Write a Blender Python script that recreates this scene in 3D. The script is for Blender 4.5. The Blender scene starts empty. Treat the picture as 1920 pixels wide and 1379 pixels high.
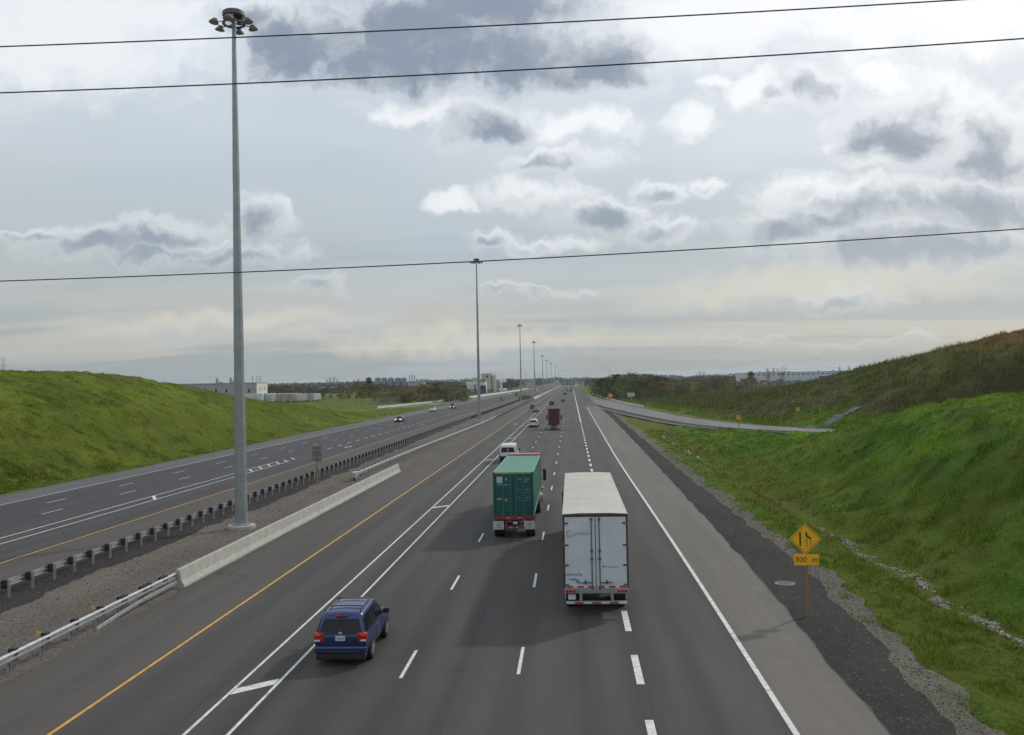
import bpy, math, random
import numpy as np
from mathutils import Vector, Matrix
random.seed(7); RNG = np.random.default_rng(11)
S = bpy.context.scene
COL = S.collection
R = math.radians

# ------------------------------------------------------------------ camera, sky, sun, exposure
CAM_H = 9.44                      # the overpass railing, metres above the road
FPX, CX, CY = 1700.0, 960.0, 689.5
def _n(v): v = np.array(v, float); return v / np.linalg.norm(v)
_cy = _n([1071 - CX, -(713.5 - CY), -FPX])          # road direction seen by the camera
_up = _n(np.cross(_n([1, 0.02, 0]), -_cy)); _up = _up if _up[1] > 0 else -_up
ROT = np.array([_n(np.cross(_cy, _up)), _cy, _up])
cd = bpy.data.cameras.new('camera'); cam = bpy.data.objects.new('camera', cd); COL.objects.link(cam)
cd.sensor_width = 36; cd.lens = FPX / 1920 * 36; cd.clip_start = 0.1; cd.clip_end = 30000
_m = Matrix([list(r) for r in ROT]).to_4x4(); _m.translation = (0, 0, CAM_H); cam.matrix_world = _m
S.camera = cam
def ray(px, py): return ROT @ np.array([px - CX, -(py - CY), -FPX])
def at(px, py, Y):                # the point at distance Y along the road that a pixel looks at
    d = ray(px, py); p = d * (Y / d[1]); p[2] += CAM_H; return p

SUN_AZ, SUN_EL = R(43), R(36)     # to the right of the road direction, afternoon
SUN = Vector((math.sin(SUN_AZ) * math.cos(SUN_EL), math.cos(SUN_AZ) * math.cos(SUN_EL), math.sin(SUN_EL)))
sl = bpy.data.lights.new('sun', 'SUN'); sl.energy = 1.7; sl.angle = R(3.0); sl.color = (1, 0.95, 0.86)
so = bpy.data.objects.new('sun', sl); COL.objects.link(so); so.rotation_euler = SUN.to_track_quat('Z', 'Y').to_euler()
so.location = (60, 60, 80)
S.view_settings.view_transform = 'Standard'; S.view_settings.look = 'None'
S.view_settings.gamma = 1; S.view_settings.use_curve_mapping = False; S.view_settings.exposure = 0.0
S.cycles.use_denoising = True
S.cycles.max_bounces = 6; S.cycles.diffuse_bounces = 3; S.cycles.glossy_bounces = 3
S.cycles.volume_bounces = 0; S.cycles.sample_clamp_indirect = 8

class NT:
    """small helper to write node trees as expressions"""
    def __init__(s, tree): s.t = tree; s.n = tree.nodes; s.l = tree.links
    def new(s, typ, **kw):
        n = s.n.new(typ)
        for k, v in kw.items(): setattr(n, k, v)
        return n
    def put(s, sock, v):
        if hasattr(v, 'is_linked') or isinstance(v, bpy.types.NodeSocket): s.l.new(v, sock)
        elif v is not None: sock.default_value = v
    def math(s, op, a, b=None, c=None, clamp=False):
        n = s.new('ShaderNodeMath', operation=op, use_clamp=clamp)
        s.put(n.inputs[0], a); s.put(n.inputs[1], b); s.put(n.inputs[2], c); return n.outputs[0]
    def vec(s, op, a, b=None, out=0, sc=None, c=None):
        n = s.new('ShaderNodeVectorMath', operation=op)
        s.put(n.inputs[0], a); s.put(n.inputs[1], b)
        if sc is not None: s.put(n.inputs[3], sc)
        if c is not None: s.put(n.inputs[2], c)
        return n.outputs[out]
    def noise(s, v, scale, detail=3, rough=0.55, out=0, dist=0, dim='3D'):
        n = s.new('ShaderNodeTexNoise', noise_dimensions=dim); s.put(n.inputs['Vector'], v); n.inputs['Scale'].default_value = scale
        n.inputs['Detail'].default_value = detail; n.inputs['Roughness'].default_value = rough
        n.inputs['Distortion'].default_value = dist; return n.outputs[out]
    def mapr(s, v, a, b, c=0.0, d=1.0, smooth=True):
        n = s.new('ShaderNodeMapRange'); n.interpolation_type = 'SMOOTHSTEP' if smooth else 'LINEAR'
        s.put(n.inputs[0], v)
        for i, x in enumerate((a, b, c, d)): s.put(n.inputs[i + 1], x)
        return n.outputs[0]
    def mix(s, f, a, b, typ='MIX'):
        n = s.new('ShaderNodeMix', data_type='RGBA', blend_type=typ); s.put(n.inputs[0], f)
        s.put(n.inputs[6], a if not isinstance(a, tuple) else (*a, 1)[:4]); s.put(n.inputs[7], b if not isinstance(b, tuple) else (*b, 1)[:4])
        return n.outputs[2]
    def xyz(s, x, y, z=0.0):
        n = s.new('ShaderNodeCombineXYZ'); s.put(n.inputs[0], x); s.put(n.inputs[1], y); s.put(n.inputs[2], z); return n.outputs[0]

# ---- sky: Nishita air, a thin grey veil and broken cumulus, all fixed to world directions
W = bpy.data.worlds.new('World'); S.world = W; W.use_nodes = True
W.cycles.sampling_method = 'MANUAL'; W.cycles.sample_map_resolution = 256
W.node_tree.nodes.clear(); w = NT(W.node_tree)
sky = w.new('ShaderNodeTexSky'); sky.sky_type = 'NISHITA'; sky.sun_disc = False
sky.sun_elevation = SUN_EL; sky.sun_rotation = SUN_AZ; sky.air_density = 1.0; sky.dust_density = 2.0
bg1 = w.new('ShaderNodeBackground'); bg1.inputs[1].default_value = 0.1; w.l.new(sky.outputs[0], bg1.inputs[0])
D = w.new('ShaderNodeTexCoord').outputs['Generated']
sp = w.new('ShaderNodeSeparateXYZ'); w.l.new(D, sp.inputs[0]); dx, dy, dz = sp.outputs
zz = w.math('ADD', w.math('MAXIMUM', dz, 0.0), 0.10)
pl = w.xyz(w.math('DIVIDE', dx, zz), w.math('DIVIDE', dy, zz))       # flat cloud layer seen in perspective
n_big = w.noise(w.vec('MULTIPLY', pl, (0.7, 1.0, 1)), 0.6, 4, 0.6, dim='2D')
n_str = w.noise(w.vec('MULTIPLY', pl, (0.22, 1.0, 1)), 0.9, 4, 0.55, dim='2D')
# veil brightness: brighter towards the sun and higher up, greenish grey at the horizon
sundot = w.vec('DOT_PRODUCT', D, tuple(_n([0.30, 0.82, 0.52])), out=1)
glow = w.mapr(sundot, 0.74, 1.0)
elev = w.mapr(dz, 0.0, 0.36, smooth=False)
veil = w.mix(elev, (0.335, 0.37, 0.365), (0.72, 0.795, 0.875))
veil = w.mix(w.math('MULTIPLY', glow, 0.10), veil, (0.90, 0.92, 0.95))
veil = w.mix(w.mapr(n_big, 0.45, 0.68, 0, .5), veil, (0.50, 0.57, 0.65))
veil = w.mix(w.math('MULTIPLY', w.mapr(n_big, 0.48, 0.26), w.mapr(dz, 0.08, 0.36, 0.05, 0.5)), veil, (0.88, 0.91, 0.95))
warm = w.math('MULTIPLY', w.mapr(n_str, 0.46, 0.62), w.mapr(dz, 0.17, 0.05))
warm = w.math('MULTIPLY', warm, w.mapr(dz, 0.012, 0.04, 0, .8))
veil = w.mix(w.math('MULTIPLY', warm, .7), veil, (0.62, 0.595, 0.535))
veil = w.mix(w.math('MULTIPLY', w.mapr(n_str, 0.5, 0.34), w.mapr(dz, 0.25, 0.06, 0, .45)), veil, (0.36, 0.42, 0.46))
bright = w.mix(w.mapr(dz, 0.02, 0.24), (0.60, 0.62, 0.62), (0.95, 0.97, 1.0))
bright = w.mix(w.math('MULTIPLY', glow, 0.6), bright, (1.08, 1.08, 1.08))
dark = w.mix(w.mapr(dz, 0.04, 0.3), (0.34, 0.39, 0.46), (0.235, 0.285, 0.365))
# outside the view: the same broken cloud from noise
n_gen = w.noise(pl, 1.3, 5, 0.6, dim='2D')
genA = w.math('MULTIPLY', w.mapr(n_gen, 0.5, 0.68), w.mapr(dz, 0.02, 0.2))
gcore = w.mapr(n_gen, 0.56, 0.75)
cheap = w.mix(genA, veil, w.mix(gcore, bright, dark))
bgc = w.new('ShaderNodeBackground'); w.l.new(cheap, bgc.inputs[0])
# inside the view: cumulus where the photograph has them
yy = w.math('MAXIMUM', dy, 0.15); uu = w.math('DIVIDE', dx, yy); vv = w.math('DIVIDE', dz, yy)
uv = w.xyz(uu, vv)
wr1 = w.vec('SUBTRACT', w.noise(uv, 8, 3, 0.6, out=1, dim='2D'), (0.5, 0.5, 0.5))
wr2 = w.vec('SUBTRACT', w.noise(uv, 30, 5, 0.62, out=1, dim='2D'), (0.5, 0.5, 0.5))
uvw = w.vec('ADD', uv, w.vec('ADD', w.vec('MULTIPLY', wr1, (0.085, 0.05, 0)), w.vec('MULTIPLY', wr2, (0.036, 0.026, 0))))
CLOUDS = [ # px, py, half width, half height, how thick (dark core)
 (130, 50, 330, 120, 0), (1360, 30, 300, 80, 0), (1740, 40, 320, 70, 0),
 (820, 40, 330, 105, 1.0), (600, 95, 130, 75, 0.85), (1000, 105, 150, 75, 1.0), (1125, 110, 95, 62, 0.9), (720, 120, 200, 55, .95), (470, 25, 90, 40, .6), (940, 0, 200, 60, .9),
 (890, 85, 290, 80, 1.0), (560, 60, 110, 60, .8), (935, 228, 110, 42, 0.72), (1075, 235, 90, 26, 0.1), (1040, 298, 75, 26, 0.5), (760, 210, 110, 22, 0),
 (470, 418, 62, 46, 0.75), (300, 438, 140, 24, 0.68), (190, 452, 150, 26, 0.62), (60, 440, 110, 13, 0.45), (430, 482, 150, 15, 0.55), (300, 470, 200, 16, .5), (575, 537, 60, 17, 0.5),
 (1300, 226, 50, 34, 0), (1510, 156, 56, 32, 0.5), (1400, 168, 44, 36, 0), (1450, 184, 40, 20, 0.2), (1330, 160, 30, 14, 0), (1560, 262, 26, 16, 0),
 (1645, 140, 55, 26, 0), (1690, 248, 125, 56, 0.72), (1760, 196, 130, 50, 0.2), (1870, 240, 110, 52, 0.45), (1880, 290, 130, 42, 0.7), (1650, 300, 70, 20, 0.2),
 (1870, 375, 190, 52, 0.95), (1700, 380, 200, 44, 0.7), (1560, 368, 130, 40, 0.2), (1490, 436, 115, 38, 0.95), (1575, 414, 110, 32, 0.9), (1680, 470, 190, 44, 1.0), (1850, 452, 170, 34, 0.85), (1780, 430, 190, 34, .6),
 (1240, 356, 70, 24, 0.45), (1350, 350, 28, 16, 0.2), (1120, 410, 75, 30, 0.62), (985, 368, 90, 30, 0.2), (1230, 430, 70, 22, 0.5), (900, 452, 45, 18, 0.5), (1010, 462, 80, 14, 0.3),
 (1580, 566, 95, 14, 0.5), (845, 380, 40, 24, 0), (1030, 552, 50, 9, .4), (950, 543, 50, 9, .4), (1640, 638, 140, 8, .4), (1400, 640, 70, 6, .35)]
mA = mB = None
for (px, py, rx, ry, th) in CLOUDS:
    d = ray(px, py); u0, v0 = d[0] / d[1], d[2] / d[1]; sx, sy = FPX / rx, FPX / ry
    l = w.vec('LENGTH', w.vec('MULTIPLY_ADD', uvw, (sx, sy, 0), c=(-u0 * sx, -v0 * sy, 0)), out=1)
    mA = l if mA is None else w.math('MINIMUM', mA, l)
    if th >= .2:
        l2 = w.vec('LENGTH', w.vec('MULTIPLY_ADD', uvw, (sx, sy, 0), c=(-u0 * sx + .1, -v0 * sy + .25, 1.05 * (1 - th))), out=1)
        mB = l2 if mB is None else w.math('SMOOTH_MIN', mB, l2, .35) if th > .6 else w.math('MINIMUM', mB, l2)
det = w.noise(uvw, 26, 6, 0.62, dim='2D'); det2 = w.noise(uvw, 9, 4, 0.55, dim='2D')
dd = w.math('SUBTRACT', det, .5); dd2 = w.math('SUBTRACT', det2, .5)
alpha = w.mapr(w.math('ADD', mA, w.math('ADD', w.math('MULTIPLY', dd, 1.5), w.math('MULTIPLY', dd2, .6))), 1.5, 0.4)
core = w.mapr(w.math('ADD', mB, w.math('ADD', w.math('MULTIPLY', dd, .8), w.math('MULTIPLY', dd2, .6))), 1.32, 0.25)
ccol = w.mix(core, bright, dark)
ccol = w.mix(w.mapr(dz, 0.18, 0.03, 0, 0.55), ccol, veil)
wb = None                                                              # cream light low under the cloud deck
for (px, py, rx, ry) in ((860, 636, 420, 26), (1480, 545, 420, 40), (420, 600, 300, 22)):
    d = ray(px, py); sx, sy = FPX / rx, FPX / ry
    q = w.mapr(w.vec('LENGTH', w.vec('MULTIPLY_ADD', uvw, (sx, sy, 0), c=(-d[0] / d[1] * sx, -d[2] / d[1] * sy, 0)), out=1), 1.3, .1, 0, .75)
    wb = q if wb is None else w.math('MAXIMUM', wb, q)
veilw = w.mix(wb, veil, (0.70, 0.67, 0.59))
full = w.mix(w.math('MULTIPLY', alpha, .90), veilw, ccol)
bgf = w.new('ShaderNodeBackground'); w.l.new(full, bgf.inputs[0])
inside = w.math('MULTIPLY', w.math('MULTIPLY', w.math('GREATER_THAN', dy, .2), w.math('LESS_THAN', w.math('ABSOLUTE', uu), .8)), w.math('MULTIPLY', w.math('GREATER_THAN', vv, .0), w.math('LESS_THAN', vv, .56)))
mi = w.new('ShaderNodeMixShader'); w.l.new(inside, mi.inputs[0]); w.l.new(bgc.outputs[0], mi.inputs[1]); w.l.new(bgf.outputs[0], mi.inputs[2])
ms = w.new('ShaderNodeMixShader'); ms.inputs[0].default_value = 0.9
w.l.new(bg1.outputs[0], ms.inputs[1]); w.l.new(mi.outputs[0], ms.inputs[2])
wo = w.new('ShaderNodeOutputWorld'); w.l.new(ms.outputs[0], wo.inputs[0])

# ------------------------------------------------------------------ materials
MATS = {}
def mat(name, rgb, rough=0.6, metal=0.0, var=0.12, scale=3.0, bump=0.0, bscale=40.0, spec=0.5, dirt=0.0, dirtcol=(0.12, 0.10, 0.08), coat=0.0):
    if name in MATS: return MATS[name]
    m = bpy.data.materials.new(name); m.use_nodes = True; t = NT(m.node_tree); p = t.n['Principled BSDF']
    co = t.new('ShaderNodeTexCoord').outputs['Object']
    n1 = t.noise(co, scale, 5, 0.6)
    lo = tuple(c * (1 - var) for c in rgb); hi = tuple(min(1, c * (1 + var)) for c in rgb)
    c = t.mix(t.mapr(n1, 0.3, 0.7), lo, hi)
    if dirt:
        n2 = t.noise(co, scale * 0.45, 6, 0.65)
        c = t.mix(t.mapr(n2, 0.48, 0.75, 0, dirt), c, dirtcol)
    t.l.new(c, p.inputs['Base Color'])
    p.inputs['Roughness'].default_value = rough; p.inputs['Metallic'].default_value = metal
    p.inputs['Specular IOR Level'].default_value = spec
    p.inputs['Coat Weight'].default_value = coat
    if bump:
        b = t.new('ShaderNodeBump'); b.inputs['Strength'].default_value = bump; b.inputs['Distance'].default_value = 0.02
        t.l.new(t.noise(co, bscale, 4, 0.6), b.inputs['Height']); t.l.new(b.outputs[0], p.inputs['Normal'])
    MATS[name] = m; return m
def attr_mat(name, rough=0.8, trans=0.0, objvar=0.0):
    """colour comes from a per-leaf / per-blade colour attribute"""
    m = bpy.data.materials.new(name); m.use_nodes = True; t = NT(m.node_tree); p = t.n['Principled BSDF']
    a = t.new('ShaderNodeAttribute'); a.attribute_name = 'tint'; c = a.outputs['Color']
    if objvar:
        o = t.new('ShaderNodeObjectInfo')
        hs = t.new('ShaderNodeHueSaturation'); t.l.new(c, hs.inputs['Color'])
        t.l.new(t.mapr(o.outputs['Random'], 0, 1, 0.5 - 0.03 * objvar, 0.5 + 0.02 * objvar, False), hs.inputs['Hue'])
        t.l.new(t.mapr(o.outputs['Random'], 0, 1, 1 - .25 * objvar, 1 + .25 * objvar, False), hs.inputs['Value'])
        c = hs.outputs[0]
    t.l.new(c, p.inputs['Base Color']); p.inputs['Roughness'].default_value = rough
    p.inputs['Specular IOR Level'].default_value = 0.2
    if trans:
        tr = t.new('ShaderNodeBsdfTranslucent'); t.l.new(c, tr.inputs[0])
        mx = t.new('ShaderNodeMixShader'); mx.inputs[0].default_value = trans
        t.l.new(p.outputs[0], mx.inputs[1]); t.l.new(tr.outputs[0], mx.inputs[2])
        t.l.new(mx.outputs[0], t.n['Material Output'].inputs[0])
    return m
def asphalt(name, base, warm, track=0.0, lane0=0.0, lanew=3.8, light=1.0):
    m = bpy.data.materials.new(name); m.use_nodes = True; t = NT(m.node_tree); p = t.n['Principled BSDF']
    co = t.new('ShaderNodeTexCoord').outputs['Object']
    s3 = t.new('ShaderNodeSeparateXYZ'); t.l.new(co, s3.inputs[0])
    long = t.vec('MULTIPLY', co, (1.0, 0.05, 1.0)); med = t.vec('MULTIPLY', co, (1.0, 0.35, 1.0))
    streak = t.noise(long, 0.9, 5, 0.6); patch = t.noise(med, 0.12, 4, 0.55); grain = t.noise(co, 28, 4, 0.75); blot = t.noise(co, 1.3, 5, 0.65)
    c = t.mix(t.mapr(patch, 0.35, 0.65), base, warm)
    c = t.mix(t.mapr(streak, 0.35, 0.66, 0, 0.6), c, tuple(b * 0.62 for b in base))
    c = t.mix(t.mapr(blot, 0.5, 0.75, 0, 0.35), c, tuple(b * 1.4 for b in warm))
    spots = t.noise(co, 6.5, 2, .5); c = t.mix(t.mapr(spots, .70, .76, 0, .35), c, tuple(b * .5 for b in base))
    if track:
        ph = t.math('MULTIPLY', t.math('SUBTRACT', s3.outputs[0], lane0), 2 * math.pi / lanew * 2)
        tr = t.math('MULTIPLY', t.math('ADD', t.math('COSINE', ph), 1.0), 0.5 * track)
        c = t.mix(t.math('MULTIPLY', tr, t.mapr(streak, 0.25, 0.6)), c, tuple(b * 0.6 for b in base))
        ph2 = t.math('MULTIPLY', t.math('SUBTRACT', s3.outputs[0], lane0), 2 * math.pi / lanew)
        oil = t.math('MULTIPLY', t.math('POWER', t.math('MULTIPLY', t.math('SUBTRACT', 1.0, t.math('COSINE', ph2)), 0.5), 6.0), 0.5 * track)
        c = t.mix(oil, c, tuple(b * 0.5 for b in base))
    c = t.mix(t.mapr(grain, 0.35, 0.7, 0, 0.5), c, t.mix(0.5, c, tuple(min(1, b * 1.9) for b in warm)))
    # sealed cracks, thin and dark
    vo = t.new('ShaderNodeTexVoronoi'); vo.feature = 'DISTANCE_TO_EDGE'; vo.inputs['Scale'].default_value = 0.07
    t.l.new(t.vec('ADD', t.vec('MULTIPLY', co, (1, 0.5, 1)), t.vec('MULTIPLY', t.noise(co, 0.6, 4, 0.6, out=1), (3, 3, 0))), vo.inputs['Vector'])
    c = t.mix(t.math('MULTIPLY', t.mapr(vo.outputs[0], 0.0060, 0.002), t.mapr(patch, .46, .6, 0, .7)), c, tuple(b * 0.42 for b in base))
    fx = t.math('FRACT', t.math('DIVIDE', t.math('SUBTRACT', t.math('ADD', s3.outputs[0], t.math('MULTIPLY', t.noise(t.vec('MULTIPLY', co, (0, .3, 0)), 1, 3, .6), .12)), lane0 + .28), lanew))
    c = t.mix(t.mapr(t.math('ABSOLUTE', t.math('SUBTRACT', fx, .5)), .0075, .003, 0, .55), c, tuple(b * 0.5 for b in base))
    fy = t.math('FRACT', t.math('DIVIDE', t.math('ADD', s3.outputs[1], t.math('MULTIPLY', t.noise(co, .8, 3, .6), .5)), 41.0))
    c = t.mix(t.math('MULTIPLY', t.mapr(t.math('ABSOLUTE', t.math('SUBTRACT', fy, .5)), .0018, .0006, 0, .5), t.mapr(patch, .4, .6)), c, tuple(b * 0.5 for b in base))
    pt_ = t.math('FRACT', t.math('MULTIPLY', t.math('SINE', t.math('ADD', t.math('MULTIPLY', t.math('FLOOR', t.math('DIVIDE', t.math('SUBTRACT', s3.outputs[0], lane0 + .1), lanew)), 12.9898), t.math('MULTIPLY', t.math('FLOOR', t.math('DIVIDE', s3.outputs[1], 41.0)), 78.233))), 43758.5453))
    c = t.mix(t.mapr(pt_, 0, 1, 0, .22, False), c, tuple(b * 1.45 for b in warm))
    t.l.new(c, p.inputs['Base Color']); p.inputs['Specular IOR Level'].default_value = 0.35
    t.l.new(t.mapr(grain, 0.3, 0.7, 0.72, 0.92), p.inputs['Roughness'])
    b = t.new('ShaderNodeBump'); b.inputs['Strength'].default_value = 0.35; b.inputs['Distance'].default_value = 0.01
    t.l.new(grain, b.inputs['Height']); t.l.new(b.outputs[0], p.inputs['Normal'])
    return m
def gravel(name, cols, scale=14, bump=0.8):
    m = bpy.data.materials.new(name); m.use_nodes = True; t = NT(m.node_tree); p = t.n['Principled BSDF']
    co = t.new('ShaderNodeTexCoord').outputs['Object']
    vo = t.new('ShaderNodeTexVoronoi'); vo.inputs['Scale'].default_value = scale; t.l.new(co, vo.inputs['Vector'])
    big = t.noise(t.vec('MULTIPLY', co, (1, .3, 1)), 0.35, 5, 0.6); mid = t.noise(co, 2.2, 5, 0.65); fine = t.noise(co, 34, 3, .7)
    c = t.mix(t.mapr(big, 0.35, 0.65), cols[0], cols[1])
    c = t.mix(t.mapr(mid, 0.45, 0.75, 0, 0.6), c, cols[2])
    bw = t.new('ShaderNodeRGBToBW'); t.l.new(vo.outputs['Color'], bw.inputs[0])
    c = t.mix(0.85, c, t.mix(t.mapr(bw.outputs[0], 0.2, 0.8), (0.7, 0.7, 0.7), (1.3, 1.3, 1.3)), 'MULTIPLY')
    c = t.mix(t.mapr(fine, .35, .7, 0, .4), c, t.mix(.5, c, cols[1]))
    t.l.new(c, p.inputs['Base Color']); p.inputs['Roughness'].default_value = 0.95; p.inputs['Specular IOR Level'].default_value = 0.2
    b = t.new('ShaderNodeBump'); b.inputs['Strength'].default_value = bump; b.inputs['Distance'].default_value = 0.03
    t.l.new(vo.outputs['Distance'], b.inputs['Height']); t.l.new(b.outputs[0], p.inputs['Normal'])
    return m
def glass(name='car_glass', c=(0.012, 0.014, 0.016)):
    return mat(name, c, 0.08, 0.0, 0.1, 2.0, spec=0.28)

# ------------------------------------------------------------------ mesh helpers
class MB:
    def __init__(s): s.v = []; s.f = []
    def add(s, vs, fs):
        o = len(s.v); s.v += [tuple(p) for p in vs]; s.f += [tuple(i + o for i in f) for f in fs]; return s
    def box(s, x0, x1, y0, y1, z0, z1):
        return s.add([(x0, y0, z0), (x1, y0, z0), (x1, y1, z0), (x0, y1, z0), (x0, y0, z1), (x1, y0, z1), (x1, y1, z1), (x0, y1, z1)],
                     [(3, 2, 1, 0), (4, 5, 6, 7), (0, 1, 5, 4), (1, 2, 6, 5), (2, 3, 7, 6), (3, 0, 4, 7)])
    def bevbox(s, x0, x1, y0, y1, z0, z1, b=0.03):
        """box with chamfered edges"""
        vs = []; xs = (x0, x1); ys = (y0, y1); zs = (z0, z1)
        cx, cy, cz = (x0 + x1) / 2, (y0 + y1) / 2, (z0 + z1) / 2
        idx = {}
        for i in (0, 1):
            for j in (0, 1):
                for k in (0, 1):
                    P = [xs[i], ys[j], zs[k]]; C = [cx, cy, cz]
                    for ax in range(3):
                        q = list(P)
                        for o in range(3):
                            if o != ax: q[o] += b if q[o] < C[o] else -b
                        idx[(i, j, k, ax)] = len(vs); vs.append(tuple(q))
        F = []
        def quad(a): F.append(tuple(idx[q] for q in a))
        for k in (0, 1): quad([(0, 0, k, 2), (1, 0, k, 2), (1, 1, k, 2), (0, 1, k, 2)][::(1 if k else -1)])
        for j in (0, 1): quad([(0, j, 0, 1), (1, j, 0, 1), (1, j, 1, 1), (0, j, 1, 1)][::(-1 if j else 1)])
        for i in (0, 1): quad([(i, 0, 0, 0), (i, 1, 0, 0), (i, 1, 1, 0), (i, 0, 1, 0)][::(1 if i else -1)])
        for i in (0, 1):
            for j in (0, 1): quad([(i, j, 0, 0), (i, j, 0, 1), (i, j, 1, 1), (i, j, 1, 0)])
            for k in (0, 1): quad([(i, 0, k, 0), (i, 1, k, 0), (i, 1, k, 2), (i, 0, k, 2)])
        for j in (0, 1):
            for k in (0, 1): quad([(0, j, k, 1), (1, j, k, 1), (1, j, k, 2), (0, j, k, 2)])
        for i in (0, 1):
            for j in (0, 1):
                for k in (0, 1): F.append((idx[(i, j, k, 0)], idx[(i, j, k, 1)], idx[(i, j, k, 2)]))
        return s.add(vs, F)
    def bar(s, a, b, w, h=None):
        """square bar between two points"""
        a = Vector(a); b = Vector(b); d = (b - a).normalized(); h = h or w
        u = d.cross(Vector((0, 0, 1))); u = u.normalized() if u.length > 1e-4 else Vector((1, 0, 0)); v = d.cross(u)
        c = [(-w / 2, -h / 2), (w / 2, -h / 2), (w / 2, h / 2), (-w / 2, h / 2)]
        return s.add([a + u * p + v * q for p, q in c] + [b + u * p + v * q for p, q in c],
                     [(0, 1, 2, 3), (7, 6, 5, 4), (0, 4, 5, 1), (1, 5, 6, 2), (2, 6, 7, 3), (3, 7, 4, 0)])
    def tube(s, pts, rs, n=8, cap=True):
        pts = [Vector(p) for p in pts]; rs = rs if hasattr(rs, '__len__') else [rs] * len(pts); o = len(s.v)
        for i, p in enumerate(pts):
            d = (pts[min(i + 1, len(pts) - 1)] - pts[max(i - 1, 0)]).normalized()
            u = d.cross(Vector((0, 0, 1))); u = u.normalized() if u.length > 1e-3 else Vector((1, 0, 0)); v = d.cross(u)
            s.v += [tuple(p + (u * math.cos(k * 2 * math.pi / n) + v * math.sin(k * 2 * math.pi / n)) * rs[i]) for k in range(n)]
        for i in range(len(pts) - 1):
            for k in range(n):
                a = o + i * n + k; b = o + i * n + (k + 1) % n; s.f.append((a, a + n, b + n, b))
        if cap: s.f.append(tuple(o + k for k in range(n))); s.f.append(tuple(o + (len(pts) - 1) * n + k for k in range(n))[::-1])
        return s
    def lathe(s, prof, n=20, axis='z', c=(0, 0, 0), ring=False):
        """profile (radius, height) turned round an axis"""
        o = len(s.v)
        for (r, h) in prof:
            for k in range(n):
                a = k * 2 * math.pi / n; p, q = r * math.cos(a), r * math.sin(a)
                P = (p, q, h) if axis == 'z' else ((h, p, q) if axis == 'x' else (p, h, q))
                s.v.append((P[0] + c[0], P[1] + c[1], P[2] + c[2]))
        for i in range(len(prof) - 1):
            for k in range(n):
                a = o + i * n + k; b = o + i * n + (k + 1) % n; s.f.append((a, b, b + n, a + n))
        if ring:
            for k in range(n): a = o + (len(prof) - 1) * n; s.f.append((a + k, a + (k + 1) % n, o + (k + 1) % n, o + k))
        else: s.f.append(tuple(o + k for k in range(n))[::-1]); s.f.append(tuple(o + (len(prof) - 1) * n + k for k in range(n)))
        return s
    def prism(s, poly, y0, y1):
        """x-z outline given thickness along y"""
        n = len(poly)
        return s.add([(x, y0, z) for x, z in poly] + [(x, y1, z) for x, z in poly],
                     [tuple(range(n)), tuple(range(2 * n - 1, n - 1, -1))] + [(i, i + n, (i + 1) % n + n, (i + 1) % n) for i in range(n)])
    def extrude_x(s, poly, x0, x1):
        n = len(poly)
        return s.add([(x0, y, z) for y, z in poly] + [(x1, y, z) for y, z in poly],
                     [tuple(range(n))[::-1], tuple(range(n, 2 * n))] + [(i, (i + 1) % n, (i + 1) % n + n, i + n) for i in range(n)])
    def mesh(s, name, m=None, smooth=None):
        me = bpy.data.meshes.new(name); me.from_pydata(s.v, [], s.f)
        if m: me.materials.append(m)
        import bmesh
        bm = bmesh.new(); bm.from_mesh(me); bmesh.ops.recalc_face_normals(bm, faces=bm.faces); bm.to_mesh(me); bm.free()
        if smooth:
            me.polygons.foreach_set('use_smooth', [True] * len(me.polygons)); me.set_sharp_from_angle(angle=R(smooth))
        me.update(); return me
    def build(s, name, m, parent=None, smooth=None, loc=None):
        return link(name, s.mesh(name, m, smooth), parent, loc)
def link(name, me, parent=None, loc=None, rot=None):
    o = bpy.data.objects.new(name, me); COL.objects.link(o); o.parent = parent
    if loc is not None: o.location = loc
    if rot is not None: o.rotation_euler = rot
    return o
def tag(o, label=None, cat=None, group=None, kind=None):
    if label: o['label'] = label
    if cat: o['category'] = cat
    if group: o['group'] = group
    if kind: o['kind'] = kind
    return o
def empty(name, loc=(0, 0, 0), rz=0, label=None, cat=None, group=None):
    o = bpy.data.objects.new(name, None); COL.objects.link(o); o.location = loc; o.rotation_euler = (0, 0, rz)
    o.empty_display_size = 0.2
    return tag(o, label, cat, group)
def copy_tree(o, parent=None):
    c = o.copy(); COL.objects.link(c); c.parent = parent
    for ch in o.children: copy_tree(ch, c)
    return c
def np_mesh(name, V, F, m, tint=None, smooth=False):
    """V (n,3), F (k,3|4) arrays, tint (n,3) per vertex"""
    me = bpy.data.meshes.new(name); k = F.shape[1]
    me.vertices.add(len(V)); me.vertices.foreach_set('co', np.ascontiguousarray(V, np.float32).ravel())
    me.loops.add(F.size); me.loops.foreach_set('vertex_index', np.ascontiguousarray(F, np.int32).ravel())
    me.polygons.add(len(F)); me.polygons.foreach_set('loop_start', np.arange(0, F.size, k, dtype=np.int32))
    me.polygons.foreach_set('loop_total', np.full(len(F), k, np.int32))
    if smooth: me.polygons.foreach_set('use_smooth', np.ones(len(F), bool))
    if tint is not None:
        a = me.attributes.new('tint', 'FLOAT_COLOR', 'POINT')
        a.data.foreach_set('color', np.c_[tint, np.ones(len(V))].astype(np.float32).ravel())
    if m: me.materials.append(m)
    me.update(); return me
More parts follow.
